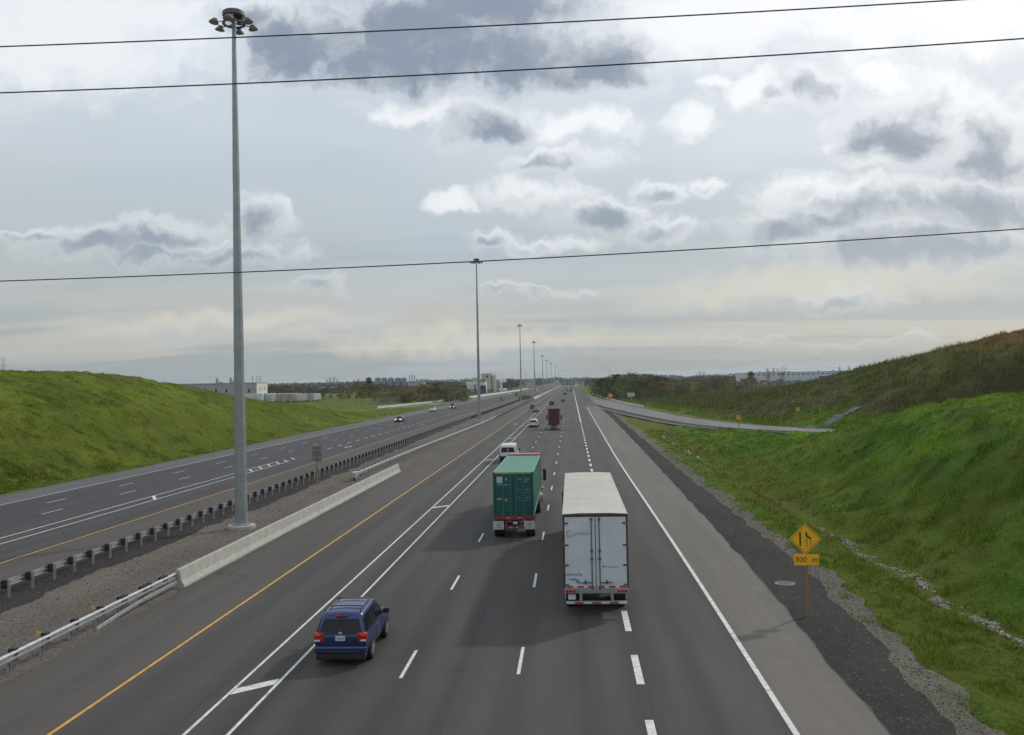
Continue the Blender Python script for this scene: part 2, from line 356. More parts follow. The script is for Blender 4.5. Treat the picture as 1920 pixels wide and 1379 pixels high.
def text(s, size, m, parent, loc, rot=(R(90), 0, 0), name='lettering', sx=1.0, align='CENTER', ext=0.002):
    cu = bpy.data.curves.new('t', 'FONT'); cu.body = s; cu.size = size; cu.align_x = align; cu.align_y = 'CENTER'; cu.extrude = ext
    cu.resolution_u = 2
    o = bpy.data.objects.new('t', cu); COL.objects.link(o)
    dg = bpy.context.evaluated_depsgraph_get(); me = bpy.data.meshes.new_from_object(o.evaluated_get(dg))
    bpy.data.objects.remove(o); me.materials.clear(); me.materials.append(m)
    r = link(name, me, parent, loc, rot); r.scale = (sx, 1, 1); return r

# ---- numpy value noise
def _h(ix, iy, s):
    n = (ix * 374761393 + iy * 668265263 + s * 1274126177) & 0x7fffffff
    n = ((n ^ (n >> 13)) * 1274126177) & 0x7fffffff
    return ((n ^ (n >> 16)) & 0xffff) / 65535.0
def vn(x, y, s=0):
    x = np.asarray(x, float); y = np.asarray(y, float)
    ix = np.floor(x).astype(np.int64); iy = np.floor(y).astype(np.int64); fx = x - ix; fy = y - iy
    fx = fx * fx * (3 - 2 * fx); fy = fy * fy * (3 - 2 * fy)
    a = _h(ix, iy, s); b = _h(ix + 1, iy, s); c = _h(ix, iy + 1, s); d = _h(ix + 1, iy + 1, s)
    return a + (b - a) * fx + (c - a) * fy + (a - b - c + d) * fx * fy
def fbm(x, y, s=0, o=4):
    t = 0; a = 0.5; k = 0
    for i in range(o): t = t + a * vn(x * 2 ** i, y * 2 ** i, s + i * 7); k += a; a *= 0.5
    return t / k
def ss(x, a=0.0, b=1.0):
    t = np.clip((np.asarray(x, float) - a) / (b - a), 0, 1); return t * t * (3 - 2 * t)

# ------------------------------------------------------------------ the land
RAMP_NEAR = [(2.0, 520), (11.2, 320), (18.2, 240), (23.8, 190), (29.8, 169), (34.6, 160), (39.8, 154.5), (50, 148), (70, 141), (95, 135)]
RAMP_FAR = [(7.0, 647), (15.4, 452), (22.3, 299), (27.5, 220), (33.0, 186), (37.4, 172), (42.4, 163.5), (53, 157), (72, 150), (97, 144)]
def resample(P, n):
    P = np.array(P, float); d = np.r_[0, np.cumsum(np.hypot(*np.diff(P, axis=0).T))]; t = np.linspace(0, d[-1], n)
    Q = np.c_[np.interp(t, d, P[:, 0]), np.interp(t, d, P[:, 1])]
    for _ in range(6): Q[1:-1] = 0.25 * Q[:-2] + 0.5 * Q[1:-1] + 0.25 * Q[2:]
    return Q
RN, RF = resample(RAMP_NEAR, 90), resample(RAMP_FAR, 90); RC = (RN + RF) / 2
def seg_dist(x, y, P):
    x = np.asarray(x, float); y = np.asarray(y, float); d0 = np.full(np.shape(x), 1e9); k_ = (y > 95) & (x > -20) & (x < 130) & (y < 700)
    x, y = x[k_], y[k_]; d = np.full(np.shape(x), 1e9)
    for i in range(len(P) - 1):
        ax, ay = P[i]; bx, by = P[i + 1]; ux, uy = bx - ax, by - ay
        t = np.clip(((x - ax) * ux + (y - ay) * uy) / (ux * ux + uy * uy), 0, 1)
        d = np.minimum(d, np.hypot(x - ax - t * ux, y - ay - t * uy))
    d0[k_] = d; return d0
def tab(y, T): return np.interp(y, [a for a, b in T], [b for a, b in T])
T_MOUND = [(0, 8.4), (50, 8.4), (62, 8.1), (72, 7.5), (84, 6.8), (99, 4.6), (114, 2.2), (124, 0.9), (134, 0)]
T_BACK = [(0, 17.8), (140, 18), (186, 17.5), (203, 16.1), (216, 15.2), (250, 12.7), (276, 10.3), (320, 7.9), (364, 5.8), (450, 3.2), (600, 1), (800, 0)]
T_BX0 = [(0, 72), (130, 66), (150, 54), (163, 42), (172, 38.0), (186, 35), (220, 29.5), (300, 25), (450, 18), (600, 14)]
T_LEFT = [(0, 12.8), (107, 12.6), (125, 12.5), (142, 12.4), (152, 12.1), (163, 11.5), (175, 10.7), (188, 9.4), (203, 7.8), (220, 6.4), (236, 5.2), (250, 3.4), (264, 1.6), (280, 0)]
RC20 = RC[::3]
def terr(x, y, rough=True):
    x = np.asarray(x, float); y = np.asarray(y, float)
    fade = 1 - ss(y, 120, 190)
    z = -0.06 - 0.05 * np.clip(x - 8.5, 0, 3.6) * (1 - ss(x, 18, 30)) - 0.10 * ss(x, 12.2, 14) * fade * (1 - ss(x, 16, 19)) - 0.75 * np.exp(-((x - 17.0) / 1.7) ** 2) * fade * (x > 11)
    mound = tab(y, T_MOUND) * ss(x, 17.6, 34) * (1 - ss(x, 48, 70))
    x0 = tab(y, T_BX0); back = tab(y, T_BACK) * ss(x, x0, np.maximum(x0 + 50, 94 + 0.12 * np.clip(y - 260, 0, 300)))
    left = tab(y, T_LEFT) * (0.72 * ss(-x, 53, 82) + 0.28 * ss(-x, 53, 66))
    hill = np.maximum(mound, back) + left + 2.2 * ss(-x, 88, 112) * ss(y, 255, 320) * (1 - ss(y, 700, 1200))
    rd = seg_dist(x, y, RC20); flat = np.where(y > 100, ss(rd, 6.0, 10.0), 1.0)
    if rough:
        grass = np.maximum(ss(x, 11.6, 13.8), ss(-x, 52.5, 55)) * flat
        near = 1 - ss(y, 250, 700)
        hill = hill + grass * (((fbm(x * 0.55, y * 0.4, 3, 4) - 0.5) * 0.95 + (fbm(x * 1.5 + y * .3, y * 0.9, 13, 3) - .5) * .42) * near + (fbm(x * 0.06, y * 0.05, 9, 3) - 0.5) * 1.3 * ss(hill, 0.5, 4))
    return z * 1.0 + hill * flat
def land_hit(px, py):
    """where a line of sight meets the land"""
    d = ray(px, py); d = d / d[1]; ys = np.concatenate([np.arange(15, 500, 0.5), np.arange(500, 3000, 4)])
    X = d[0] * ys; Z = CAM_H + d[2] * ys; T = terr(X, ys, False); i = int(np.argmax(Z < T))
    return np.array([X[i], ys[i], T[i]])
def land_col(x, y):
    G1, G2, G3 = np.array((0.100, 0.180, 0.024)), np.array((0.195, 0.270, 0.036)), np.array((0.060, 0.110, 0.020))
    OL, BR, RD, GY = np.array((0.185, 0.175, 0.048)), np.array((0.180, 0.140, 0.070)), np.array((0.27, 0.155, 0.085)), np.array((0.140, 0.128, 0.085))
    a = fbm(x * .16, y * .12, 21, 5)[:, None]; b = fbm(x * .5, y * .4, 31, 4)[:, None]; c = fbm(x * .05, y * .04, 41, 4)[:, None]
    C = G1 + (G2 - G1) * ss(a, .42, .68); C = C + (G3 - C) * ss(b, .52, .70) * .9; C = C + (BR * np.array((.9, .95, .7)) - C) * ss(fbm(x * .35, y * .3, 91, 4), .58, .70)[:, None] * .55
    C = C + (OL - C) * ss(c, .5, .68) * .65
    right = (x > 8)[:, None]
    dt = np.exp(-((x - 16.4) / 2.3) ** 2)[:, None] * right * (y < 210)[:, None]
    C = C + (OL - C) * np.clip(dt * (0.55 + b), 0, 1); C = C + (BR - C) * np.clip(dt * ss(a, .45, .7) * 1.3, 0, .9)
    ve = (np.exp(-((x - 12.4) / 1.0) ** 2))[:, None] * right; C = C + (OL - C) * ve * .6
    x0 = tab(y, T_BX0); bk = (ss(x, x0 + 4, x0 + 14) * (y > 60))[:, None] * (ss(x - 33, 12, 24)[:, None] if True else 1)
    bk = np.where((y > 190)[:, None], (ss(x, x0 + 3, x0 + 12))[:, None], bk)
    hillc = np.array((0.105, 0.122, 0.038)) + (GY - np.array((0.105, 0.122, 0.038))) * ss(a, .4, .62)
    hillc = hillc + (np.array((0.11, 0.16, 0.042)) - hillc) * ss(b, .55, .72) * .6
    hh = tab(y, T_BACK) * ss(x, x0, np.maximum(x0 + 50, 94))
    hillc = hillc + (RD - hillc) * (ss(hh, 11.5, 16)[:, None]) * .75
    C = C + (hillc - C) * bk
    far = ss(y, 420, 900)[:, None]; C = C + (np.array((0.12, 0.13, 0.05)) - C) * far * .8
    lf = (x < -50)[:, None]
    dk = lf * ss(a, .5, .66) * (1 - ss(terr(x, y, False), 1, 6)[:, None]) * ss(fbm(x * .08, y * .05, 77, 2), .5, .62)[:, None]
    C = C + (np.array((0.095, 0.10, 0.038)) - C) * dk * .8
    C = C + (np.array((0.16, 0.20, 0.042)) - C) * lf * ss(c, .42, .6) * .4
    C = np.where(lf & (y < 300)[:, None], C * .55 + np.array((.18, .21, .04)) * (.62 + .5 * a) * .52, C)
    C = C * np.array((1.0, 1.0, .55)); C = np.where(right & (y < 175)[:, None] & (bk < .5), C * np.array((.80, 1.08, .78)), C)
    return C * np.where(bk > .3, .85, 1.0)
def lines(*segs):
    out = []
    for a, b, s in segs: out += list(np.arange(a, b, s))
    return out
gx = np.array(lines((-60, -54, .8),) + lines((-54, -51.5, .5), (-51.5, 8.5, 6), (8.5, 12, .7), (12, 40, .55), (40, 60, 1.0), (60, 130, 2.2)))
k = -60.0; st = 1.2; L_ = []
while k > -9000: k -= st; L_.append(k); st *= 1.012 if k > -110 else 1.12
k = 130.0; st = 2.5; R_ = []
while k < 9000: k += st; R_.append(k); st *= 1.12
gx = np.array(sorted(set(np.round(list(gx) + L_ + R_, 3))))
gy = lines((-60, 16, 6), (16, 120, .7), (120, 200, 1.2), (200, 320, 2.2)); k = 320.0; st = 3
while k < 12000: gy.append(k); k += st; st *= 1.06
gy = np.array(gy)
GX, GY_ = np.meshgrid(gx, gy); gxf, gyf = GX.ravel(), GY_.ravel(); GZ = terr(gxf, gyf)
nx, ny = len(gx), len(gy); ii = np.arange(nx * ny).reshape(ny, nx)
GF = np.c_[ii[:-1, :-1].ravel(), ii[:-1, 1:].ravel(), ii[1:, 1:].ravel(), ii[1:, :-1].ravel()]
def ground_mat():
    m = bpy.data.materials.new('grass_ground'); m.use_nodes = True; t = NT(m.node_tree); p = t.n['Principled BSDF']
    a = t.new('ShaderNodeAttribute'); a.attribute_name = 'tint'; co = t.new('ShaderNodeTexCoord').outputs['Object']
    f = t.noise(co, 7, 5, .7); g = t.noise(co, 1.6, 5, .65)
    c = t.mix(t.mapr(f, .35, .7), t.mix(.55, a.outputs['Color'], (0.030, 0.034, 0.010)), a.outputs['Color'])
    c = t.mix(t.mapr(g, .5, .75, 0, .5), c, t.mix(.5, a.outputs['Color'], (0.10, 0.13, 0.03)))
    t.l.new(c, p.inputs['Base Color']); p.inputs['Roughness'].default_value = .95; p.inputs['Specular IOR Level'].default_value = .1
    b = t.new('ShaderNodeBump'); b.inputs['Strength'].default_value = 1; b.inputs['Distance'].default_value = .25
    t.l.new(t.math('ADD', f, g), b.inputs['Height']); t.l.new(b.outputs[0], p.inputs['Normal']); return m
ground = link('ground', np_mesh('ground', np.c_[gxf, gyf, GZ], GF, ground_mat(), land_col(gxf, gyf), True)); tag(ground, kind='structure')

# grass and weeds: single blades, denser near the camera
BLADE = attr_mat('grass_blade', .7, .25)
def blades(name, label, x, y, h, wd, tint, cat='grass'):
    n = len(x); z = terr(x, y) - 0.02; az = RNG.uniform(0, 2 * np.pi, n); ln = RNG.normal(0, .35, (n, 2)) * h[:, None]
    ux, uy = np.cos(az) * wd / 2, np.sin(az) * wd / 2
    V = np.empty((n, 3, 3)); V[:, 0] = np.c_[x - ux, y - uy, z]; V[:, 1] = np.c_[x + ux, y + uy, z]; V[:, 2] = np.c_[x + ln[:, 0], y + ln[:, 1], z + h]
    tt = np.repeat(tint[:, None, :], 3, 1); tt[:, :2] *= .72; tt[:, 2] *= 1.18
    o = link(name, np_mesh(name, V.reshape(-1, 3), np.arange(3 * n).reshape(n, 3), BLADE, tt.reshape(-1, 3)))
    return tag(o, label, cat, kind='stuff')
def spread(n, y0, y1, xa, xb):
    y = np.exp(RNG.uniform(np.log(y0), np.log(y1), n)); a, b = xa(y), xb(y); return a + (b - a) * RNG.uniform(0, 1, n), y
def mixcol(x, y, v=.28):
    C = land_col(x, y) * np.exp(RNG.normal(0, v, (len(x), 1))); C[:, 0] *= np.exp(RNG.normal(0, .12, len(x))); return C
# right bank and ditch
x, y = spread(270000, 19, 170, lambda y: np.full_like(y, 10.0), lambda y: np.minimum(12 + .62 * y, 75))
edge = np.interp(y, [20, 24, 30, 35, 46, 62, 95, 180], [10.5, 10.7, 11.0, 11.4, 12.1, 11.9, 12.2, 12.9]) + (fbm(y * .35, y * 0 + 5, 51, 4) - .5) * 2.2 + RNG.exponential(.12, len(y)) - .1
rd = seg_dist(x, y, RC20); bare = np.exp(-((x - 16.9 - (fbm(y * .25, y * 0, 8, 2) - .5) * .8) / .36) ** 2) * (y < 80)
ok = (x > edge) & ((rd > 8.0) | (y < 120)) & (RNG.uniform(0, 1, len(x)) > bare * 1.4); x, y = x[ok], y[ok]
cl = fbm(x * 1.1, y * .9, 61, 3)
hg = (.06 + .30 * ss(cl, .42, .72)) * RNG.uniform(.5, 1.4, len(x)); hg *= .55 + .45 * ss(x, 12, 14.5)
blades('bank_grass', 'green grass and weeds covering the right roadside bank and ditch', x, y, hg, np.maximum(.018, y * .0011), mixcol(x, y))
# sparse weeds on the gravel
y = np.exp(RNG.uniform(np.log(22), np.log(130), 9000)); x = np.interp(y, [20, 46, 95], [9.9, 11.6, 11.6]) + RNG.uniform(0, 1.3, 9000); ok = fbm(x * 1.3, y * 1.0, 131, 3) > .60; x, y = x[ok], y[ok]
blades('verge_weeds', 'sparse low weeds growing in the right gravel verge', x, y, RNG.uniform(.04, .16, len(x)), np.maximum(.016, y * .001), mixcol(x, y) * .9, 'weeds')
# weedy hill beyond the ramp
x, y = spread(120000, 120, 420, lambda y: tab(y, T_BX0) + 1.5, lambda y: np.minimum(tab(y, T_BX0) + 85, .56 * y + 4))
cl = fbm(x * .35, y * .3, 71, 3); hw = (.25 + .9 * ss(cl, .42, .75)) * RNG.uniform(.5, 1.4, len(x))
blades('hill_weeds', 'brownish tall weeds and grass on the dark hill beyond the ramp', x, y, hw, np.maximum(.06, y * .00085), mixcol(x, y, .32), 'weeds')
# left bank
x, y = spread(230000, 60, 300, lambda y: -np.minimum(54 + .33 * y, .66 * y + 1), lambda y: np.full_like(y, -52.2))
ok = x < -52.6 - (fbm(y * .3, y * 0, 52, 3) - .5) * 1.6; x, y = x[ok], y[ok]
cl = fbm(x * .6, y * .5, 81, 3); hl = (.06 + .26 * ss(cl, .45, .78)) * RNG.uniform(.5, 1.3, len(x))
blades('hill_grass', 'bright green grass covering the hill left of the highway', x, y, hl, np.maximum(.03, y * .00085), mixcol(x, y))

# ------------------------------------------------------------------ roads
A_MAIN = asphalt('asphalt_lanes', (0.050, 0.046, 0.0435), (0.063, 0.0575, 0.054), .75, -7.6)
A_LEFT = asphalt('asphalt_opposite', (0.043, 0.0405, 0.0425), (0.052, 0.0485, 0.0495), .6, -42.4, 3.6)
A_SHO = asphalt('asphalt_shoulder', (0.108, 0.097, 0.083), (0.126, 0.112, 0.095))
A_INS = asphalt('asphalt_inner_shoulder', (0.060, 0.053, 0.047), (0.077, 0.067, 0.058))
A_RAMP = asphalt('asphalt_ramp', (0.125, 0.122, 0.115), (0.15, 0.145, 0.135))
GRV = gravel('median_gravel', ((0.105, 0.089, 0.073), (0.138, 0.117, 0.096), (0.082, 0.070, 0.056)))
GRV2 = gravel('verge_gravel', ((0.095, 0.089, 0.070), (0.122, 0.113, 0.090), (0.068, 0.070, 0.045)))
DRK = gravel('crumbled_asphalt', ((0.022, 0.020, 0.0195), (0.036, 0.032, 0.030), (0.058, 0.052, 0.046)), 18)
def strip(name, xl, xr, z, ys, m, jl=0, jr=0, nxs=3, seed=0, parent=None):
    ys = np.array(ys, float); oct_ = 6 if (jl or jr) else 1; f = lambda v: v(ys) if callable(v) else np.full(len(ys), float(v))
    zf = z if callable(z) else (lambda x, y: np.full(len(y), float(z)))
    a = f(xl) + (fbm(ys * .45, ys * 0 + seed, seed, oct_) - .5) * jl; b = f(xr) + (fbm(ys * .45, ys * 0 + seed + 9, seed + 3, oct_) - .5) * jr
    V = [np.c_[a + (b - a) * t, ys, zf(a + (b - a) * t, ys)] for t in np.linspace(0, 1, nxs)]
    V = np.stack(V, 1).reshape(-1, 3); n = len(ys); I = np.arange(n * nxs).reshape(n, nxs)
    F = np.c_[I[:-1, :-1].ravel(), I[:-1, 1:].ravel(), I[1:, 1:].ravel(), I[1:, :-1].ravel()]
    o = link(name, np_mesh(name, V, F, m), parent)
    return tag(o, kind='structure') if parent is None else o
YS = np.array(lines((-30, 16, 2), (16, 90, .25), (90, 200, .6), (200, 500, 4), (500, 3600, 50)))
YF = np.array(lines((-30, 500, 10), (500, 3600, 50)))
strip('median_ground', -27.6, -18.1, -0.030, YF, GRV)
strip('median_dirt_strip', -27.4, lambda y: -24.75 - 1.0 * ss(y, 70, 200), -0.018, YS, DRK, 0, 1.3, 3, 5)
T_SH = [(24, 8.1), (30, 8.2), (37, 8.45), (50, 8.65), (67, 8.8), (116, 9.2), (220, 9.7), (326, 9.3)]; T_DK = [(20, 9.8), (24, 10.0), (30, 10.5), (37, 10.9), (47, 11.3), (56, 11.3), (85, 11.1), (155, 11.3), (256, 11.6)]; T_GR = [(20, 10.5), (24, 10.7), (30, 11.0), (35, 11.4), (46, 12.2), (62, 12.0), (95, 12.3), (180, 13.0)]
strip('verge_gravel_strip', lambda y: tab(y, T_DK) - .6, lambda y: tab(y, T_GR) + .5, lambda x, y: -.03 - .05 * np.clip(x - 8.5, 0, 3.6) - .10 * ss(x, 12.2, 14), np.array(lines((-30, 16, 2), (16, 110, .22), (110, 330, .8))), GRV2, 0.2, 1.4, 6, 12)
strip('verge_dark_strip', 7.8, lambda y: tab(y, T_DK), lambda x, y: -.018 - .05 * np.clip(x - 8.5, 0, 3.6), np.array(lines((-30, 16, 2), (16, 110, .22), (110, 330, .8))), DRK, 0, .9, 4, 18)
hwy = strip('highway', -18.45, lambda y: tab(y, T_SH) + .07, 0.0, YS, A_MAIN, .25, .35, 5, 22)
opp = strip('opposite_highway', lambda y: -51.9 - 1.2 * ss(y, 100, 200), -27.3, 0.0, YS, A_LEFT, .35, .2, 5, 26)
strip('right_shoulder', lambda y: 5.72 - .5 * ss(y, 30, 120), lambda y: tab(y, T_SH), 0.004, np.array(lines((-30, 200, .8), (200, 330, 4))), A_SHO, 0, .3, 3, 22)
strip('inner_shoulder', -18.4, -14.62, 0.004, YF, A_INS)
strip('opposite_outer_shoulder', lambda y: -51.8 - 1.2 * ss(y, 100, 200), -47.75, 0.004, YS, asphalt('asphalt_outer', (0.085, 0.084, 0.086), (0.10, 0.098, 0.098)), .3, 0, 3, 26)
strip('opposite_inner_shoulder', -31.35, -27.5, 0.004, YF, A_INS)
def ruled(name, A, B, z, m):
    n = len(A); V = np.empty((n, 3, 3))
    for i, t in enumerate((0, .5, 1)): V[:, i] = np.c_[A + (B - A) * t, np.full(n, z)]
    I = np.arange(3 * n).reshape(n, 3); F = np.c_[I[:-1, :-1].ravel(), I[:-1, 1:].ravel(), I[1:, 1:].ravel(), I[1:, :-1].ravel()]
    return tag(link(name, np_mesh(name, V.reshape(-1, 3), F, m)), kind='structure')
def off(P, d):
    t = np.gradient(P, axis=0); t /= np.hypot(*t.T)[:, None]; return P + np.c_[-t[:, 1], t[:, 0]] * d
ruled('entrance_ramp_gravel', off(RN, -4.2), off(RF, 1.2), -.030, GRV2)
ruled('entrance_ramp_edge', off(RN, -1.7), off(RF, .6), -.020, DRK)
ruled('entrance_ramp', RN, RF, -.006, A_RAMP)
EX1 = np.array([(-80, 330), (-70, 385), (-64, 500), (-58, 640), (-52, 900)], float); EX2 = np.array([(-76, 326), (-60, 350), (-50, 500), (-50, 640), (-50, 900)], float)
ruled('exit_ramp', resample(EX1, 40), resample(EX2, 40), -.008, A_RAMP)

WHITE = mat('line_paint_white', (0.60, 0.60, 0.56), .7, 0, .15, 5, dirt=.85, dirtcol=(.16, .155, .145))
YEL = mat('line_paint_yellow', (0.56, 0.29, 0.045), .7, 0, .15, 5, dirt=.7, dirtcol=(.16, .10, .04))
ZL = .009
def line(x, wdt, y0, y1, m=WHITE, par=hwy, name='lane_line'):
    ys = np.array(lines((y0, min(y1, 240), 2.0), (max(y0, 240), y1, 30)) + [y1]); f = x if callable(x) else (lambda q: np.full(len(q), float(x)))
    return strip(name, lambda q: f(q) - wdt / 2, lambda q: f(q) + wdt / 2, ZL, ys, m, 0, 0, 2, 0, par)
line(-14.5, .13, -20, 1500, YEL); line(-10.72, .105, -20, 1200); line(-9.5, .105, -20, 380)
line(lambda y: 5.72 - .5 * ss(y, 30, 120), .17, -20, 318); line(-31.55, .13, -20, 1500, YEL, opp)
line(-36.9, .13, -20, 112, WHITE, opp); line(-35.5, .13, -20, 112, WHITE, opp); line(-47.6, .14, -20, 1200, WHITE, opp); line(1.95, .28, 203, 1000)
def dash_mesh(wd, ln): return MB().add([(-wd / 2, 0, 0), (wd / 2, 0, 0), (wd / 2, ln, 0), (-wd / 2, ln, 0)], [(0, 1, 2, 3)]).mesh('lane_dash', WHITE)
dm, dmw, dms = dash_mesh(.115, 3.0), dash_mesh(.24, 3.0), dash_mesh(.18, 3.0)
for X, y0, per, me, par, n in ((-5.66, 28.9, 12.3, dm, hwy, 18), (-1.9, 29.3, 12.3, dm, hwy, 18), (1.95, 22.4, 5.95, dmw, hwy, 30), (-44.2, 61.5, 12.15, dm, opp, 16), (-40.65, 67.0, 12.15, dm, opp, 16), (-36.2, 126, 6.0, dms, opp, 32)):
    for i in range(n): link('lane_dash', me, par, (X, y0 + i * per - (per if X > -6 and X < 1 else 0), ZL))
for par, y0, n in ((hwy, 27.3, 5), (opp, 77.2, 1)):
    for i in range(n):
        Y = y0 + 40.7 * i; s = 1 if par is hwy else -1; xa, xb = ((-10.64, -9.58) if s > 0 else (-36.8, -35.6)); q = .95 if s > 0 else -2.2
        link('cross_bar', MB().add([(xa, Y, ZL + .004), (xb, Y + q, ZL + .004), (xb, Y + q + .6, ZL + .004), (xa, Y + .6, ZL + .004)], [(0, 1, 2, 3)]).mesh('cross_bar', WHITE), par)
for i in range(7):
    Y = 98 + i * 3.1; xa, xb = -36.8, -35.6
    link('hatch_bar', MB().add([(xa, Y, ZL + .004), (xb, Y - 2.4, ZL + .004), (xb, Y - 1.9, ZL + .004), (xa, Y + .5, ZL + .004)], [(0, 1, 2, 3)]).mesh('hatch_bar', WHITE), opp)
def diamond(x, y, par):
    a, b, c, d = .5, 2.0, .34, 1.35
    link('lane_diamond', MB().add([(x - a, y, ZL), (x, y - b, ZL), (x + a, y, ZL), (x, y + b, ZL), (x - c, y, ZL), (x, y - d, ZL), (x + c, y, ZL), (x, y + d, ZL)], [(0, 1, 5, 4), (1, 2, 6, 5), (2, 3, 7, 6), (3, 0, 4, 7)]).mesh('lane_diamond', WHITE), par)
diamond(-34.0, 136, opp); diamond(-34.0, 205, opp); diamond(-12.5, 200, hwy)

# ------------------------------------------------------------------ guard rails and barrier in the median
GALV = mat('galvanised_steel', (0.55, 0.56, 0.57), .32, .75, .15, 4, dirt=.25, dirtcol=(.22, .21, .2))
GALVP = mat('galvanised_post', (0.42, 0.43, 0.44), .5, .5, .15, 6, dirt=.3, dirtcol=(.2, .19, .18))
BLOCK = mat('black_spacer_block', (0.028, 0.027, 0.027), .8, 0, .2, 8)
CONC = mat('concrete', (0.40, 0.385, 0.345), .9, 0, .10, 2.5, .5, 30, dirt=.5, dirtcol=(.26, .24, .21))
CONC2 = mat('concrete_footing', (0.36, 0.35, 0.33), .9, 0, .12, 4, .4, 30)
WPROF = [(0, .155), (.035, .14), (.08, .105), (.08, .065), (.0, .022), (0, -.022), (.08, -.065), (.08, -.105), (.035, -.14), (0, -.155)]
def wbeam(ln):
    b = MB(); front = [(d, z) for d, z in WPROF]; back = [(d - .008, z) for d, z in WPROF][::-1]; poly = front + back
    n = len(poly); b.v = [(x, 0, z) for x, z in poly] + [(x, ln, z) for x, z in poly]
    m = len(front)
    for i in range(n): j = (i + 1) % n; b.f.append((i, j, j + n, i + n))
    for i in range(m - 1): b.f.append((i, i + 1, n - 2 - i, n - 1 - i)); b.f.append((n + i, n + n - 1 - i, n + n - 2 - i, n + i + 1))
    return b.mesh('rail_panel', GALV)
PM = MB().box(-.045, .045, -.055, -.045, -.12, .80).box(-.045, .045, .045, .055, -.12, .80).box(-.006, .006, -.045, .045, -.12, .80).mesh('post', GALVP)
BM = MB().bevbox(-.125, .125, -.105, .105, -.19, .21, .01).mesh('spacer_block', BLOCK)
PANEL = wbeam(3.83)
def guardrail(label, path, face, spacing=1.9, y_fine=230.0, name='guardrail'):
    """path: function y -> x of the rail back; face +1 looks right, -1 looks left"""
    y0, y1, fx = path; root = empty(name, (fx(y0), y0, 0), 0, label, 'guardrail'); ox = fx(y0)
    yy_ = y0
    while yy_ < min(y1, y_fine):
        a = math.atan2(fx(yy_ + 3.81) - fx(yy_), 3.81)
        p = link('rail_panel', PANEL, root, (fx(yy_) - ox, yy_ - y0, .58)); p.rotation_euler = (0, 0, -a + (math.pi if face < 0 else 0))
        if face < 0: p.location = (fx(yy_ + 3.81) - ox, yy_ - y0 + 3.81, .58)
        yy_ += 3.81
    mid = yy_; yy_ = y0 + .35
    while yy_ < min(y1, y_fine):
        link('post', PM, root, (fx(yy_) - ox - face * .29, yy_ - y0, 0)); link('spacer_block', BM, root, (fx(yy_) - ox - face * .11, yy_ - y0, .58)); yy_ += spacing
    if y1 > y_fine:                        # too far to tell the posts apart
        b = MB()
        ys = list(np.arange(mid, y1, 12)) + [y1]
        for a, c in zip(ys[:-1], ys[1:]):
            b.add([(fx(a) - ox, a - y0, .44), (fx(c) - ox, c - y0, .44), (fx(c) - ox, c - y0, .735), (fx(a) - ox, a - y0, .735)], [(0, 1, 2, 3)])
            b.add([(fx(a) - ox + face * .07, a - y0, .50), (fx(c) - ox + face * .07, c - y0, .50), (fx(c) - ox + face * .07, c - y0, .68), (fx(a) - ox + face * .07, a - y0, .68)], [(0, 1, 2, 3)])
        o = b.build('far_rail', GALV, root); o['kind'] = 'stuff'
        b = MB()
        for q in np.arange(mid, y1, 1.9): b.box(fx(q) - ox - face * .33, fx(q) - ox - face * .02, q - y0 - .05, q - y0 + .05, 0, .76)
        o = b.build('far_posts', mat('far_post_grey', (.10, .10, .105), .7, .2, .2, 2), root); o['kind'] = 'stuff'
    return root
g1 = guardrail('shiny steel guardrail along the opposite lanes, seen from behind its posts', (27.0, 470, lambda y: -26.28 + 0 * y + 1.0 * float(ss(y, 150, 460))), -1, 1.84)
g2 = guardrail('steel guardrail with lower rub rail running up to the concrete barrier', (15.9, 42.0, lambda y: -18.86 + 0 * y), 1)
for q in (36.85, 38.75, 39.4, 40.65): link('post', PM, g2, (-.29, q - 15.9, 0)); link('spacer_block', BM, g2, (-.11, q - 15.9, .58))
b = MB(); RR = [(.05, 34.6 - 15.9, .03), (.06, 36.2 - 15.9, .16), (.06, 38.4 - 15.9, .26), (.06, 42.1 - 15.9, .28)]
for p_, q_ in zip(RR[:-1], RR[1:]): b.add([(p_[0] + o_, p_[1], p_[2] + z_) for o_, z_ in ((0, -.08), (.05, -.06), (.05, .06), (0, .08))] + [(q_[0] + o_, q_[1], q_[2] + z_) for o_, z_ in ((0, -.08), (.05, -.06), (.05, .06), (0, .08))], [(0, 1, 5, 4), (1, 2, 6, 5), (2, 3, 7, 6), (3, 0, 4, 7), (0, 1, 2, 3), (4, 5, 6, 7)])
b.build('rub_rail', GALVP, g2)
AMB = mat('amber_reflector', (0.80, 0.42, 0.03), .35, 0, .05)
for q in (31.0, 34.7): MB().bevbox(-.16, -.06, q - 15.94, q - 15.92, .8, .96, .008).build('reflector', AMB, g2)
g3 = guardrail('bright steel guardrail starting behind the barrier and running far ahead', (88.6, 470, lambda y: -21.5 + 2.0 * float(ss(y, 92, 215))), 1)
MB().bevbox(-.2, .22, -.9, .1, .28, .86, .04).build('end_terminal', GALVP, g3)
MB().bevbox(-.1, .1, -.5, -.3, -.1, .8, .02).build('end_post', BLOCK, g3)
MB().bar((0, -.4, .05), (0, 2.0, .45), .03).build('anchor_cable', GALVP, g3)
# precast barrier: seven segments
bar = empty('concrete_barrier', (-18.75, 41.9, 0), 0, 'pale concrete barrier wall in the median beside the tall lighting mast', 'barrier')
SEG = 7.8
prof = [(-.30, -.05), (.30, -.05), (.30, .09), (.16, .33), (.095, .84), (.085, .86), (-.085, .86), (-.095, .84), (-.16, .33), (-.30, .09)]
sm = MB().prism(prof, .012, SEG - .012).mesh('barrier_segment', CONC)
for i in range(7): link('barrier_segment', sm, bar, (RNG.normal(0, .006), i * SEG, RNG.normal(0, .004)))
